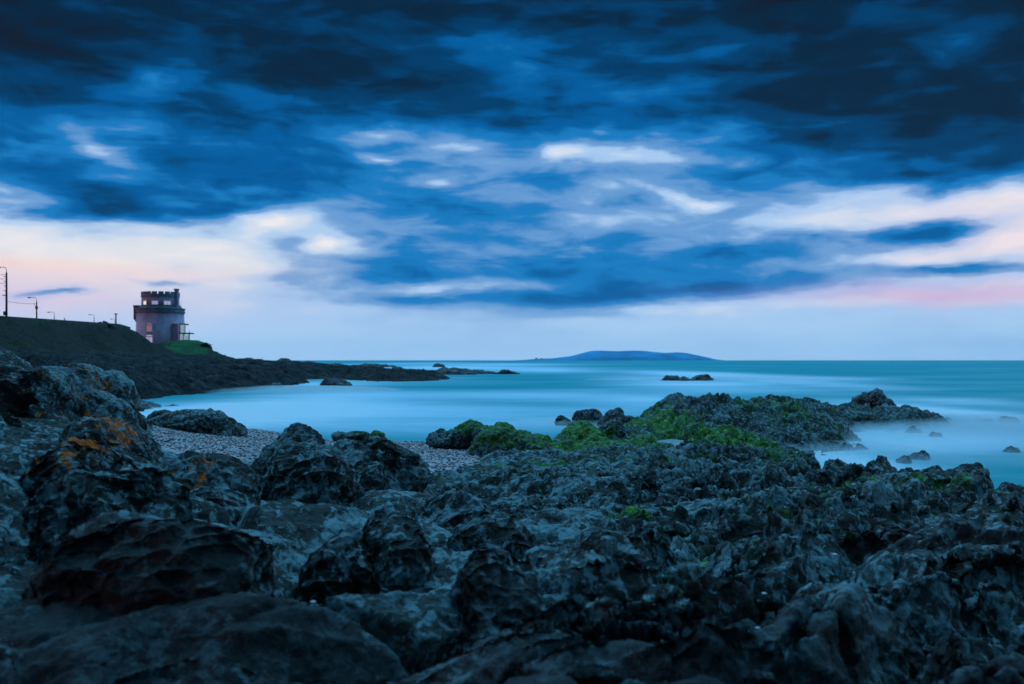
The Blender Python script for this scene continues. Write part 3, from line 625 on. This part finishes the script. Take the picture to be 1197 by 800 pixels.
# ------------------------------------------------------------------ headland
HC = [(-700,60,4),(-300,60,4),(0,60,2.2),(90,62,1.1),(140,62,.2),(180,66,-.5),(0,90,2.5),(-300,100,8),(-300,160,11),(-700,160,14),
 (60,80,1.0),(110,76,.5),(150,74,-.1),(150,80,.6),(200,84,-.1),(205,92,.6),(260,93,-.1),(262,102,.6),(300,105,.2),(330,112,-.2),(300,130,.9),(200,120,1.2),(100,110,1.6),
 (360,150,-.2),(340,148,.7),(300,155,1.6),(250,160,1.6),(150,150,1.6),(60,130,2.6),P(20,420,140),P(80,428,150),P(140,425,170),P(200,422,190),(400,169,-.4),(390,195,.9),P(330,427,190),P(370,428.5,195),P(290,423,215),P(265,419,245),P(410,431,197),(425,198,1.1),(445,199,.8),(470,208,-.3),(400,178,.8),(430,179,.6),(445,188,.8),(370,168,.7),P(330,420.5,205),P(310,422,205),P(348,424.5,205),P(362,423.5,205),P(385,426,202),(400,186,.9),(430,190,.8),
 (450,240,-.8),(420,230,-.5),(350,240,.3),P(300,421.5,240),P(330,422.5,230),(360,300,-.8),(300,320,-.8),(270,330,-.6),(500,200,-1.2),(600,250,-1.5),(500,100,-1.5),(400,90,-1.2),(300,80,-1),(700,330,-2),(600,66,-2),
 P(-30,371,160),P(10,373,165),P(50,376,182),P(100,378,205),P(140,383,228),P(160,388,240),P(180,398,256),P(195,405,266),P(215,405,272),P(240,405,276),P(247,408,272),P(250,413,268),
 (-30,200,9.5),(50,230,9.8),(100,260,10),(140,285,9.5),P(165,404,290),P(190,402,300),P(215,402,305),P(240,405,290),(255,300,2.5),(262,285,3.2),(262,330,0),(200,345,6),(100,360,9),(0,360,10),(-300,300,13),(240,345,1),(150,380,6),(-600,380,14),
 P(10,405,150),P(60,400,172),P(110,402,195),P(150,407,215),P(175,412,235),P(210,415,252),P(238,414,262),P(60,415,160),P(120,417,185),P(170,420,215),P(230,421,240)]
hmac = RBF(HC, 120., 3.2)
hp = np.linspace(-700, 620, 900); hy = np.exp(np.linspace(math.log(58), math.log(380), 620)); HP, HYg = np.meshgrid(hp, hy); HX = (HP-CX)/F*HYg
HZ = hmac(HP, HYg)
q = np.stack([HX, HYg, HX*0], -1).reshape(-1, 3).astype(np.float32)
lo = 1-sst(HZ, 2.5, 5)
e1, e2, ce = worley2(q[:, :2]/np.array([5., 4.], np.float32), 8)
top = sst(HP, -100, 300)
rk = (np.sqrt(np.clip(1-e1**2, 0, 1))-.6+(_j3[ce, 2]-.5)*.6).reshape(HX.shape)
rk2 = fbm(q/3.2, 4, 61, .55, True).reshape(HX.shape)
onland = sst(HZ, -.4, .5)
HZ = HZ+(rk*.8+rk2*.45)*lo*onland*1.5+fbm(q/9, 4, 66).reshape(HX.shape)*(1-lo)*.35+fbm(q/1.5, 3, 69).reshape(HX.shape)*.18
cap = np.interp(HP, [-800, 245.5, 248.5, 256, 264, 275, 290, 320, 345, 365, 400, 430, 460, 700], [99, 99, 4.7, 3.8, 3.1, 2.3, 2.5, 2.1, 2.1, 1.7, 1.3, 1.0, .7, .2])+rk2*1.0-.2
HZ = np.where((HYg > 228) | (HP > 262), np.minimum(HZ, cap), HZ)
crest = np.interp(HP, [-120, 0, 50, 100, 125, 140, 153, 160, 170, 178, 190, 200], [364, 371.3, 374.8, 378.4, 379.5, 382.5, 385, 388, 395, 401, 404, 405])
capc = EYE-(crest-HY)/F*HYg+rk2*.12-.25
HZ = np.where((HP < 200) & (HP > -120) & (HYg > 120) & (HYg < 285), np.minimum(HZ, capc), HZ)
cliff = sst(HP, 236, 246)*sst(HYg, 240, 262); HZ += rk2*cliff*.5
gn = grad_n(HX, HYg, HZ)
grass = sst(HZ, 3.2, 5.5)*sst(gn[..., 2]+.25*fbm(q/4, 3, 70).reshape(HX.shape), .35, .7)
m = mat('headland_cover'); gg = G(m.node_tree); b = gg.N['Principled BSDF']; out = gg.N['Material Output']
pos = gg.new('ShaderNodeNewGeometry').outputs['Position']
rc = gg.ramp(gg.noise(pos, .5, 7, .66, .4), [(.38, (.010, .010, .011, 1)), (.55, (.038, .036, .034, 1)), (.70, (.12, .10, .09, 1))])
gr = gg.ramp(gg.noise(pos, .22, 7, .68, .4, w=3.), [(.40, (.010, .013, .008, 1)), (.54, (.020, .030, .012, 1)), (.66, (.028, .11, .020, 1))])
scr = gg.rng(gg.noise(pos, .12, 5, .6, .4, w=8.), .40, .56, 0, .85); gr = gg.mix(scr, gr, (.040, .030, .020, 1))
lawn = gg.attr('lawn'); gr = gg.mix(lawn, gr, gg.ramp(gg.noise(pos, .35, 5, .65, w=5.), [(.4, (.02, .07, .02, 1)), (.6, (.03, .19, .045, 1))]))
c = gg.mix(gg.attr('grass'), rc, gr); gg.L.new(c, b.inputs['Base Color']); b.inputs['Roughness'].default_value = .9; b.inputs['Specular IOR Level'].default_value = .2
dn = gg.new('ShaderNodeDisplacement'); dn.inputs['Midlevel'].default_value = .5; dn.inputs['Scale'].default_value = 1.3
gg.L.new(gg.add(gg.mul(gg.noise(pos, .6, 7, .66), .7), gg.mul(gg.noise(pos, 2.4, 4, .6), .3)), dn.inputs['Height']); gg.L.new(dn.outputs[0], out.inputs['Displacement']); m.displacement_method = 'BOTH'
lawn = sst(HP, 186, 198)*(1-sst(HP, 238, 248))*sst(HYg, 252, 262)*.9
ho = mesh_grid('headland', HX, HYg, HZ, m, {'grass': grass, 'lawn': lawn}); tag(ho, kind='structure')
HPf, HYf, HZf = hp, hy, HZ
def hz_at(px, Y):
    i = int(np.clip(np.searchsorted(hy, Y), 1, len(hy)-1)); j = int(np.clip(np.searchsorted(hp, px), 1, len(hp)-1)); return float(HZ[i, j])

# ------------------------------------------------------------------ generic solids
class MB:
    def __init__(s): s.v = []; s.f = []
    def addf(s, vs, fs): o = len(s.v); s.v += [tuple(a) for a in vs]; s.f += [tuple(i+o for i in q) for q in fs]; return s
    def box(s, c, d, ang=0, about=(0, 0)):
        vs = []; ca, sa = math.cos(ang), math.sin(ang)
        for z in (-1, 1):
            for x, y in ((-1, -1), (1, -1), (1, 1), (-1, 1)):
                X_, Y_ = c[0]+x*d[0]/2-about[0], c[1]+y*d[1]/2-about[1]; vs.append((about[0]+X_*ca-Y_*sa, about[1]+X_*sa+Y_*ca, c[2]+z*d[2]/2))
        return s.addf(vs, [(0, 3, 2, 1), (4, 5, 6, 7), (0, 1, 5, 4), (1, 2, 6, 5), (2, 3, 7, 6), (3, 0, 4, 7)])
    def lathe(s, prof, n=72, a0=0, a1=2*pi, cx=0, cy=0, cap=True):
        full = abs(a1-a0-2*pi) < 1e-6; m_ = n if full else n+1; vs = []
        for k in range(m_):
            a = a0+(a1-a0)*k/n
            for r, z in prof: vs.append((cx+r*math.cos(a), cy+r*math.sin(a), z))
        L_ = len(prof); fs = []
        for k in range(n):
            k2 = (k+1) % m_
            for i in range(L_-1): fs.append((k*L_+i, k2*L_+i, k2*L_+i+1, k*L_+i+1))
        if full and cap: fs.append(tuple(k*L_+L_-1 for k in range(m_))); fs.append(tuple(k*L_ for k in reversed(range(m_))))
        if not full:
            fs.append(tuple(range(L_))); fs.append(tuple((m_-1)*L_+i for i in reversed(range(L_))))
        return s.addf(vs, fs)
    def tube(s, pts, r, n=8):
        pts = [Vector(p) for p in pts]; rr = r if isinstance(r, (list, tuple)) else [r]*len(pts); vs = []; fs = []
        for i, p in enumerate(pts):
            d = (pts[min(i+1, len(pts)-1)]-pts[max(i-1, 0)]).normalized(); u = d.cross(Vector((0, 1, .01)) if abs(d.y) < .9 else Vector((1, 0, 0))).normalized(); v = d.cross(u)
            for k in range(n): a = 2*pi*k/n; vs.append(p+(u*math.cos(a)+v*math.sin(a))*rr[i])
        for i in range(len(pts)-1):
            for k in range(n): k2 = (k+1) % n; fs.append((i*n+k, i*n+k2, (i+1)*n+k2, (i+1)*n+k))
        fs.append(tuple(range(n))); fs.append(tuple((len(pts)-1)*n+k for k in reversed(range(n)))); return s.addf(vs, fs)
    def build(s, name, mat_, parent=None, smooth=False, bevel=0):
        me = bpy.data.meshes.new(name); me.from_pydata(s.v, [], s.f); me.update(); me.materials.append(mat_)
        o = bpy.data.objects.new(name, me); C.objects.link(o)
        if parent: o.parent = parent
        if smooth:
            for p in me.polygons: p.use_smooth = len(p.vertices) == 4
        if bevel: md = o.modifiers.new('bevel', 'BEVEL'); md.width = bevel; md.segments = 2
        return o
def empty(name, loc, rz=0):
    o = bpy.data.objects.new(name, None); C.objects.link(o); o.location = loc; o.rotation_euler.z = rz; o.empty_display_size = .5; return o

# ------------------------------------------------------------------ round tower (scale .2577 m per photo pixel at 300 m)
TY = 300.; K = (TY+7)/F
def tx(px): return (px-188)*K
TZ0 = EYE+(HY-403)*K           # ground level at the tower
def tz(py): return (403-py)*K
M_render = pbr('weathered_render', (.72, .49, .64), .85, 0, .2, .35, .2, bump=.4, bscale=3)
M_brick = pbr('upper_brick', (.58, .33, .46), .85, 0, .2, 1.5, .2)
M_trim = pbr('dark_stone_trim', (.24, .21, .27), .8, 0, .2, 1.)
M_white = pbr('white_paint', (.80, .80, .82), .5, 0, .04, 2.)
M_pane = pbr('sky_glow_pane', (.35, .38, .45), .2, 0, .3, 1.2, .6, emit=(.52, .50, .76, .6))  # sky seen through the windows, put into the panes as emission
M_warm = pbr('lamp_lit_pane', (.5, .45, .35), .3, 0, .2, 1.2, .6, emit=(1., .80, .48, 1.1))
M_rose = pbr('curtained_pane', (.4, .25, .3), .3, 0, .3, 1.5, .6, emit=(.60, .28, .42, .38))
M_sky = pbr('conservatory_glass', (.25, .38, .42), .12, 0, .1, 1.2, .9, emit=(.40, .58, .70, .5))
M_roofd = pbr('lead_roof', (.07, .08, .09), .6, 0, .2, 1.)
tower = empty('round_tower', ((187.6-CX)*K, TY+7, TZ0)); tag(tower, 'squat round stone coastal tower with battlements standing on the green headland', 'tower')
R0 = 27.3*K
MB().lathe([(R0+.15, -3), (R0+.1, 0), (R0-.25, tz(366.5))], 96).build('drum_wall', M_render, tower, True)
MB().lathe([(R0-.05, tz(366.5)), (R0+.12, tz(366)), (R0+.12, tz(365.2)), (R0-.05, tz(365)), (R0-.05, tz(362.5)), (R0+.15, tz(362)), (R0+.15, tz(361)), (R0-.5, tz(360.6))], 96).build('cornice', M_trim, tower)
MB().lathe([(R0-.6, tz(360.9)), (R0-1.2, tz(358.5)), (22.5*K-.2, tz(357.2))], 96).build('skirt_roof', M_roofd, tower)
RU = 21*K
up = MB(); up.lathe([(RU, tz(359)), (RU, tz(348))], 72); up.build('upper_wall', M_brick, tower, True)
MB().lathe([(RU+.14, tz(348)), (RU+.14, tz(345.2)), (RU+.05, tz(345))], 72).build('parapet', M_trim, tower)
for k in range(18):
    a = 2*pi*k/18+.06; MB().lathe([(RU-.35, tz(345)+.003), (RU+.12, tz(345)+.003), (RU+.12, tz(342)), (RU-.35, tz(342))], 6, a, a+2*pi/18*.76).build('merlon', M_trim, tower)
def drum_box(mb, a, r, wd, z0, z1, th): mb.box((0, -r, (z0+z1)/2), (wd, th, z1-z0), a, (0, 0)); return mb
def win(pxc, wpx, y0, y1, r, pane, arch=False, bars=1):
    s_ = max(-.98, min(.98, tx(pxc)/r)); a = math.asin(s_); wd = wpx*K/max(.5, math.cos(a)); z0, z1 = tz(y1), tz(y0)
    f = MB(); t_ = .30
    f.box((0, -r-.02, z0+t_/2), (wd+.2, .3, t_), a); f.box((0, -r-.02, z1-t_/2), (wd, .26, t_), a)
    for sx in (-1, 1): f.box((sx*(wd/2-t_/2), -r-.02, (z0+z1)/2), (t_, .26, z1-z0-2*t_-.004), a)
    if arch:
        pts = []
        for k in range(11):
            b_ = pi*k/10; pts.append((math.cos(b_)*(wd/2-.12), z1+math.sin(b_)*wd*.22))
        for (x0, q0), (x1, q1) in zip(pts, pts[1:]):
            ca, sa = math.cos(a), math.sin(a); f.tube([(x0*ca+(r+.02)*sa, x0*sa-(r+.02)*ca, q0), (x1*ca+(r+.02)*sa, x1*sa-(r+.02)*ca, q1)], .15, 6)
    w_ = f.build('window', M_white, tower)
    p = MB(); p.box((0, -r+.06, (z0+z1)/2), (wd-2*t_+.05, .12, z1-z0-2*t_+.05), a)
    if arch: p.box((0, -r+.06, z1+wd*.06), (wd*.7, .12, wd*.16), a)
    p.build('pane', pane, w_)
    b_ = MB()
    for k in range(bars): b_.box(((k+1)/(bars+1)*(wd-.6)-(wd-.6)/2, -r-.04, (z0+z1)/2), (.10, .12, z1-z0-2*t_), a)
    b_.build('glazing_bar', M_white, w_)
    return w_
win(176.5, 6, 352, 358.6, RU, M_warm, bars=1); win(189, 8.6, 352.0, 358.6, RU, M_pane, bars=2); win(201.5, 7.4, 352.0, 358.6, RU, M_pane, bars=1)
win(185, 8.2, 380.5, 389.5, R0+.12, M_rose, True, 1); win(185, 10, 394.0, 402.5, R0+.2, M_pane, True, 1)
o = MB().box((tx(159.9), 1.5, tz(366.5)), (5*K, 4.5, 15*K)).box((tx(160.6), 1.5, tz(375.2)), (3.4*K, 4.2, 2.4*K)).build('machicolation', M_trim, tower, bevel=.08)
MB().box((tx(161.0), 1.5, tz(358.0)), (8*K, 4.8, 1.6*K)).build('machicolation_roof', M_roofd, tower)
ch = MB().box((tx(208.8), -1.5, tz(351)), (3.6*K, 1.2, 23*K)).build('chimney', M_brick, tower); MB().box((tx(208.8), -1.5, tz(339.2)), (4.6*K, 1.5, .5)).build('chimney_cap', M_trim, ch)
MB().tube([(tx(213), -1, tz(361)), (tx(213), -1, tz(355.5))], .05, 6).build('aerial', M_trim, tower)
MB().box((tx(211.5), -3.2, tz(391)), (7*K, 4.2, 24*K)).build('buttress', M_brick, tower, bevel=.06)
ext = MB().box((tx(220.5), -2.0, tz(401.2)), (12*K, 3.6, 3.4*K)).build('sunroom_base', M_trim, tower)
MB().box((tx(220.8), -2.0, tz(390.2)), (13*K, 4.0, .35)).build('sunroom_roof', M_roofd, tower)
MB().box((tx(218.3), -2.0, tz(379.6)), (7*K, 3.2, .35)).build('dormer_roof', M_roofd, tower)
fr = MB()
for px in (215, 219.3, 225.8): fr.box((tx(px), -3.7, tz(394.8)), (.22, .22, 8.9*K))
for px in (215.3, 221.1): fr.box((tx(px), -3.5, tz(384.8)), (.22, .22, 9.8*K))
fr.build('sunroom_frame', M_white, tower)
MB().box((tx(217.2), -3.55, tz(394.8)), (4*K, .1, 8.4*K)).build('sunroom_glass', M_sky, tower)
MB().box((tx(222.6), -3.55, tz(395.6)), (6*K, .1, 6.6*K)).build('sunroom_glass', M_sky, tower)
MB().box((tx(218.2), -3.35, tz(384.8)), (5.4*K, .1, 9.4*K)).build('sunroom_glass', M_sky, tower)
MB().tube([(tx(226.6), -3.8, tz(401)), (tx(226.6), -3.8, tz(386.5))], .07, 6).build('corner_pole', M_trim, tower)

# low sea wall on the crest of the bank
M_wall = pbr('sea_wall_stone', (.085, .08, .075), .9, 0, .3, .8, bump=.5, bscale=4)
wl = MB(); N_ = 44; vv = []
for k in range(N_+1):
    px = -120+(152+120)*k/N_; yy = np.interp(px, [-120, -30, 10, 50, 100, 140, 152], [152, 161, 166, 183, 206, 229, 236]); py = np.interp(px, [-120, 0, 50, 100, 140, 152], [363, 370.2, 373.6, 377, 379.8, 383.5])
    x, y, z = W(px, py-.9, yy); vv += [(x, y-.25, z-4), (x, y-.25, z), (x, y+.25, z), (x, y+.25, z-4)]
fs = []
for k in range(N_):
    for j in range(4): fs.append((k*4+j, k*4+(j+1) % 4, (k+1)*4+(j+1) % 4, (k+1)*4+j))
fs += [(0, 1, 2, 3), tuple(N_*4+j for j in (3, 2, 1, 0))]
tag(wl.addf(vv, fs).build('sea_wall', M_wall), 'long low dark stone wall along the top of the grassy bank', 'wall')

# ------------------------------------------------------------------ poles and street lamps
M_pole = pbr('tarred_wood', (.035, .035, .04), .8, 0, .2, 2.); M_steel = pbr('galvanised_steel', (.12, .13, .14), .5, .6, .1, 2.)
def lamp(px, pytop, Y, armpx, pybase, r, lab, extra=0, head=True, above=0):
    k = Y/F; x, y, zt = W(px, pytop, Y); zb = hz_at(px, Y)-.5; hb = zt-zb
    t_ = empty('street_lamp', (x, y, zb)); tag(t_, lab, 'street lamp', 'lamps along the coast road')
    MB().tube([(0, 0, 0), (0, 0, hb-.9)], [r*1.15, r*.8], 10).build('pole', M_pole if r > .12 else M_steel, t_)
    a = -armpx*k; pts = [(0, 0, hb-1.2), (0, 0, hb-.4), (a*.12, 0, hb-.1), (a*.4, 0, hb), (a, 0, hb-.02)]
    MB().tube(pts, .05, 8).build('arm', M_steel, t_)
    hd = MB(); hl = .9; hd.addf([(a+hl*.3*s, q, z) for s, q, z in [(-1, -.13, -.1), (1, -.18, -.16), (1, .18, -.16), (-1, .13, -.1)]]+[(a+hl*.3*s, q, z) for s, q, z in [(-1, -.1, .04), (1, -.13, .12), (1, .13, .12), (-1, .1, .04)]],
                               [(0, 3, 2, 1), (4, 5, 6, 7), (0, 1, 5, 4), (1, 2, 6, 5), (2, 3, 7, 6), (3, 0, 4, 7)])
    h_ = hd.build('lamp_head', M_steel, t_); h_.location = (0, 0, hb-.02)
    return t_, zb, hb
l1, b1_, h1_ = lamp(7.6, 312.5, 170, 9.5, 370, .17, 'tall wooden utility pole with a curved lamp arm at the left frame edge')
l1['category'] = 'utility pole'
for q_ in (1.6, 2.4, 3.2, 4.0): MB().box((-.32, 0, h1_-q_), (.3, .12, .10)).build('insulator', M_steel, l1)
MB().box((-.28, -.1, h1_-4.8), (.7, .12, .14)).build('crossbar', M_steel, l1); MB().box((-.26, -.1, h1_-7.9), (.3, .4, .7)).build('junction_box', M_steel, l1)
l2, b2_, h2_ = lamp(42.8, 348, 215, 9, 372, .15, 'second lamp from the left, with a bracket holding the wire')
MB().tube([(-.1, 0, h2_-2.0), (-.5, 0, h2_-1.6), (-.6, 0, h2_-1.1)], .04, 6).build('bracket', M_steel, l2)
MB().box((0, 0, h2_-2.2), (.5, .3, .5)).build('junction_box', M_steel, l2)
lamp(63.5, 365, 262, 7, 374, .11, 'third lamp from the left, small, above the wall')
lamp(110, 368, 300, 5.5, 377, .11, 'fourth lamp from the left, short one between wall and tower')
lamp(134, 373, 330, 4, 379, .09, 'faint farthest lamp just left of the straight pole')
po = MB(); x, y, z = W(135.5, 366.5, 290); zb = hz_at(135.5, 290)-.5
t_ = empty('wooden_post', (x, y, zb)); tag(t_, 'straight pole with a short flat top bar, left of the tower', 'pole')
MB().tube([(0, 0, 0), (0, 0, z-zb)], [.26, .18], 10).build('pole', M_pole, t_); MB().box((0, 0, z-zb-.2), (.9, .2, .25)).build('crossbar', M_steel, t_)
x, y, z = W(75.5, 372, 240); zb = hz_at(75, 240)-.5
tag(MB().tube([(x, y, zb), (x, y, z)], .12, 8).build('bollard', M_pole), 'stub of a dark post peeping above the wall between lamps', 'post')
def wire(a, b_, sag, lab):
    pts = []
    for k in range(25):
        q_ = k/24; p = Vector(a).lerp(Vector(b_), q_); p.z -= sag*4*q_*(1-q_); pts.append(p)
    tag(MB().tube(pts, .035, 5).build('overhead_wire', M_pole), lab, 'wire', 'overhead wires on the poles')
wire(W(7.6, 352.5, 170), W(41, 355.3, 215), .12, 'thin wire from the tall pole to the second lamp')
for i, yy in enumerate((321, 326, 331)):
    wire(W(-90, yy-8, 150), W(7.2, yy, 170), .5, ['topmost', 'middle', 'lowest'][i]+' of three wires leaving the tall pole to the left')
# shrubs on the crest before the tower
def shrub(px, py, Y, wpx, hm, seed, lab):
    rs = np.random.RandomState(seed); x, y, z = W(px, py, Y); n_ = 900; rx = wpx/2*Y/F
    d = rs.normal(size=(n_, 3)); d /= np.linalg.norm(d, axis=1)[:, None]; rr = rs.rand(n_)**.4
    p = d*rr[:, None]*np.array([rx, rx*.8, hm]); p *= (1+.35*perlin((d*2+seed).astype(np.float32), 2))[:, None]
    a = rs.normal(size=(n_, 3)); b_ = rs.normal(size=(n_, 3)); a *= .22/np.linalg.norm(a, axis=1)[:, None]; b_ *= .16/np.linalg.norm(b_, axis=1)[:, None]
    v = np.stack([p-a, p-b_, p+a, p+b_], 1); v = v.reshape(-1, 3)
    o = tri_mesh('shrub', v, np.arange(n_*4).reshape(-1, 4), M_leaf, smooth=False, poly=4); o.location = (x, y, z); tag(o, lab, 'shrub')
M_leaf = pbr('shrub_leaf', (.03, .07, .022), .8, 0, .5, .8)
shrub(122, 382, 222, 20, 1.2, 1, 'rounded dark shrub on the crest left of the tower'); shrub(140, 387, 232, 16, 1.2, 2, 'low sloping shrub nearest the foot of the tower')
shrub(240, 406, 274, 14, 1.2, 3, 'small green bush on the cliff edge right of the tower')

# ------------------------------------------------------------------ far island
IY = 7000.; kk = IY/F
prof = [(600, 421.3), (625, 419.5), (645, 418.6), (665, 416.4), (680, 412.6), (692, 410.3), (702, 409.5), (722, 409.9), (748, 409.4), (765, 411.2), (775, 412.1), (790, 411.5), (803, 412.8), (815, 416.3), (824, 419.2), (834, 421.2)]
ipx = np.linspace(596, 838, 240); ih = np.interp(ipx, [p[0] for p in prof], [HY-p[1] for p in prof])*kk
ih = np.convolve(np.pad(ih, 3, mode='edge'), np.ones(7)/7, 'valid')
ww_ = np.linspace(-1, 1, 60); IP, IW = np.meshgrid(ipx, ww_)
IX = (IP-CX)*kk; IYY = IY+IW*500; cs = np.sqrt(np.clip(1-IW**2, 0, 1))
IZ = ih[None]*cs+EYE*0+fbm(np.stack([IX/160, IYY/160, IX*0], -1).reshape(-1, 3), 4, 9).reshape(IX.shape)*7*cs-1
m = pbr('island_hazed_heath', (.045, .28, .52), .95, 0, .25, .006, .1)  # blue of the distant air put into the base colour
isl = mesh_grid('island', IX, IYY, IZ, m); tag(isl, kind='structure')
for px, wd, lab in ((627, 16, 'wider white house low on the left tip of the far island'), (633, 9, 'smaller white house low on the left tip of the far island')):
    x = (px-CX)/F*6480; zc = 3+1.1/F*6480
    h_ = empty('white_house', (x, 6480, zc)); tag(h_, lab, 'house', 'white houses on the far island')
    MB().box((0, 0, 0), (wd, 8, 7)).build('wall', M_white, h_)
    MB().addf([(-wd/2-.5, -4.5, 3.5), (wd/2+.5, -4.5, 3.5), (wd/2+.5, 4.5, 3.5), (-wd/2-.5, 4.5, 3.5), (-wd/2-.5, 0, 7), (wd/2+.5, 0, 7)], [(0, 1, 5, 4), (2, 3, 4, 5), (0, 4, 3), (1, 2, 5), (0, 3, 2, 1)]).build('roof', M_roofd, h_)

# ------------------------------------------------------------------ small litter on the rocks
M_shell = pbr('pale_shell', (.75, .8, .82), .35, 0, .1, 20.)
dg_hits = []
def shell(px, py, Y, s, seed, lab):
    v0, f = ico(2); rs = np.random.RandomState(seed); v = v0*np.array([s, s*.7, s*.35]); v += .25*s*perlin((v0*1.5+seed).astype(np.float32), 1)[:, None]*v0
    o = tri_mesh('shell', v, f, M_shell); dg_hits.append((o, px, py, s)); tag(o, lab, 'shell', 'pale shells caught on the rocks')
shell(363, 709, 4.6, .013, 1, 'bright white shell in the dark hollow at bottom left of centre')
shell(972, 650, 6.8, .022, 2, 'pale sliver of shell on the right foreground ledge')
shell(893, 698, 5.6, .014, 3, 'small pale shell low on the right foreground rocks')
shell(880, 736, 5, .012, 4, 'bluish shell fragment near the bottom right')
bpy.context.view_layer.update(); dg = bpy.context.evaluated_depsgraph_get()
for o, px, py, s in dg_hits:       # rest each shell on whatever rock surface lies there
    d = Vector(((px-CX)/F, 1, -(py-HY)/F)).normalized(); ok, loc, nrm, *_ = sc.ray_cast(dg, Vector((0, 0, EYE))+d*2.0, d)
    if ok: o.location = loc+nrm*(s*.4+.02)

# ------------------------------------------------------------------ evening haze over the sea
hb = MB().box((0, 0, 58.5), (16900, 16900, 125)).build('haze', mat('haze'))
hm = hb.data.materials[0]; gg = G(hm.node_tree); gg.N.remove(gg.N['Principled BSDF']); pv = gg.new('ShaderNodeVolumePrincipled')
pv.inputs['Color'].default_value = (.30, .78, 1.0, 1); pv.inputs['Density'].default_value = 3e-5; pv.inputs['Anisotropy'].default_value = .2
gg.L.new(pv.outputs[0], gg.N['Material Output'].inputs['Volume']); tag(hb, kind='stuff')

# spray mist hanging low on the water: flattened lenses, thinning to nothing at their rims
mmist = mat('sea_mist'); gg = G(mmist.node_tree); gg.N.remove(gg.N['Principled BSDF']); pv = gg.new('ShaderNodeVolumePrincipled')
pv.inputs['Color'].default_value = (.93, .97, 1, 1); pv.inputs['Density'].default_value = .21
gg.L.new(pv.outputs[0], gg.N['Material Output'].inputs['Volume'])
for k, (px, Y, rx, ry, h) in enumerate([(1085, 40, 8.5, 13, .30), (1120, 44, 8, 8, .42), (985, 31.5, 3.6, 6, .26), (1180, 46, 9, 9, .3), (850, 150, 22, 5, .5), (340, 98, 11, 10, .45), (690, 46, 4, 6, .22)]):
    v0, f = ico(4); v = v0*np.array([rx, ry, h]); o = tri_mesh('sea_mist', v, f, mmist); o.location = ((px-CX)/F*Y, Y, .0); tag(o, kind='stuff')
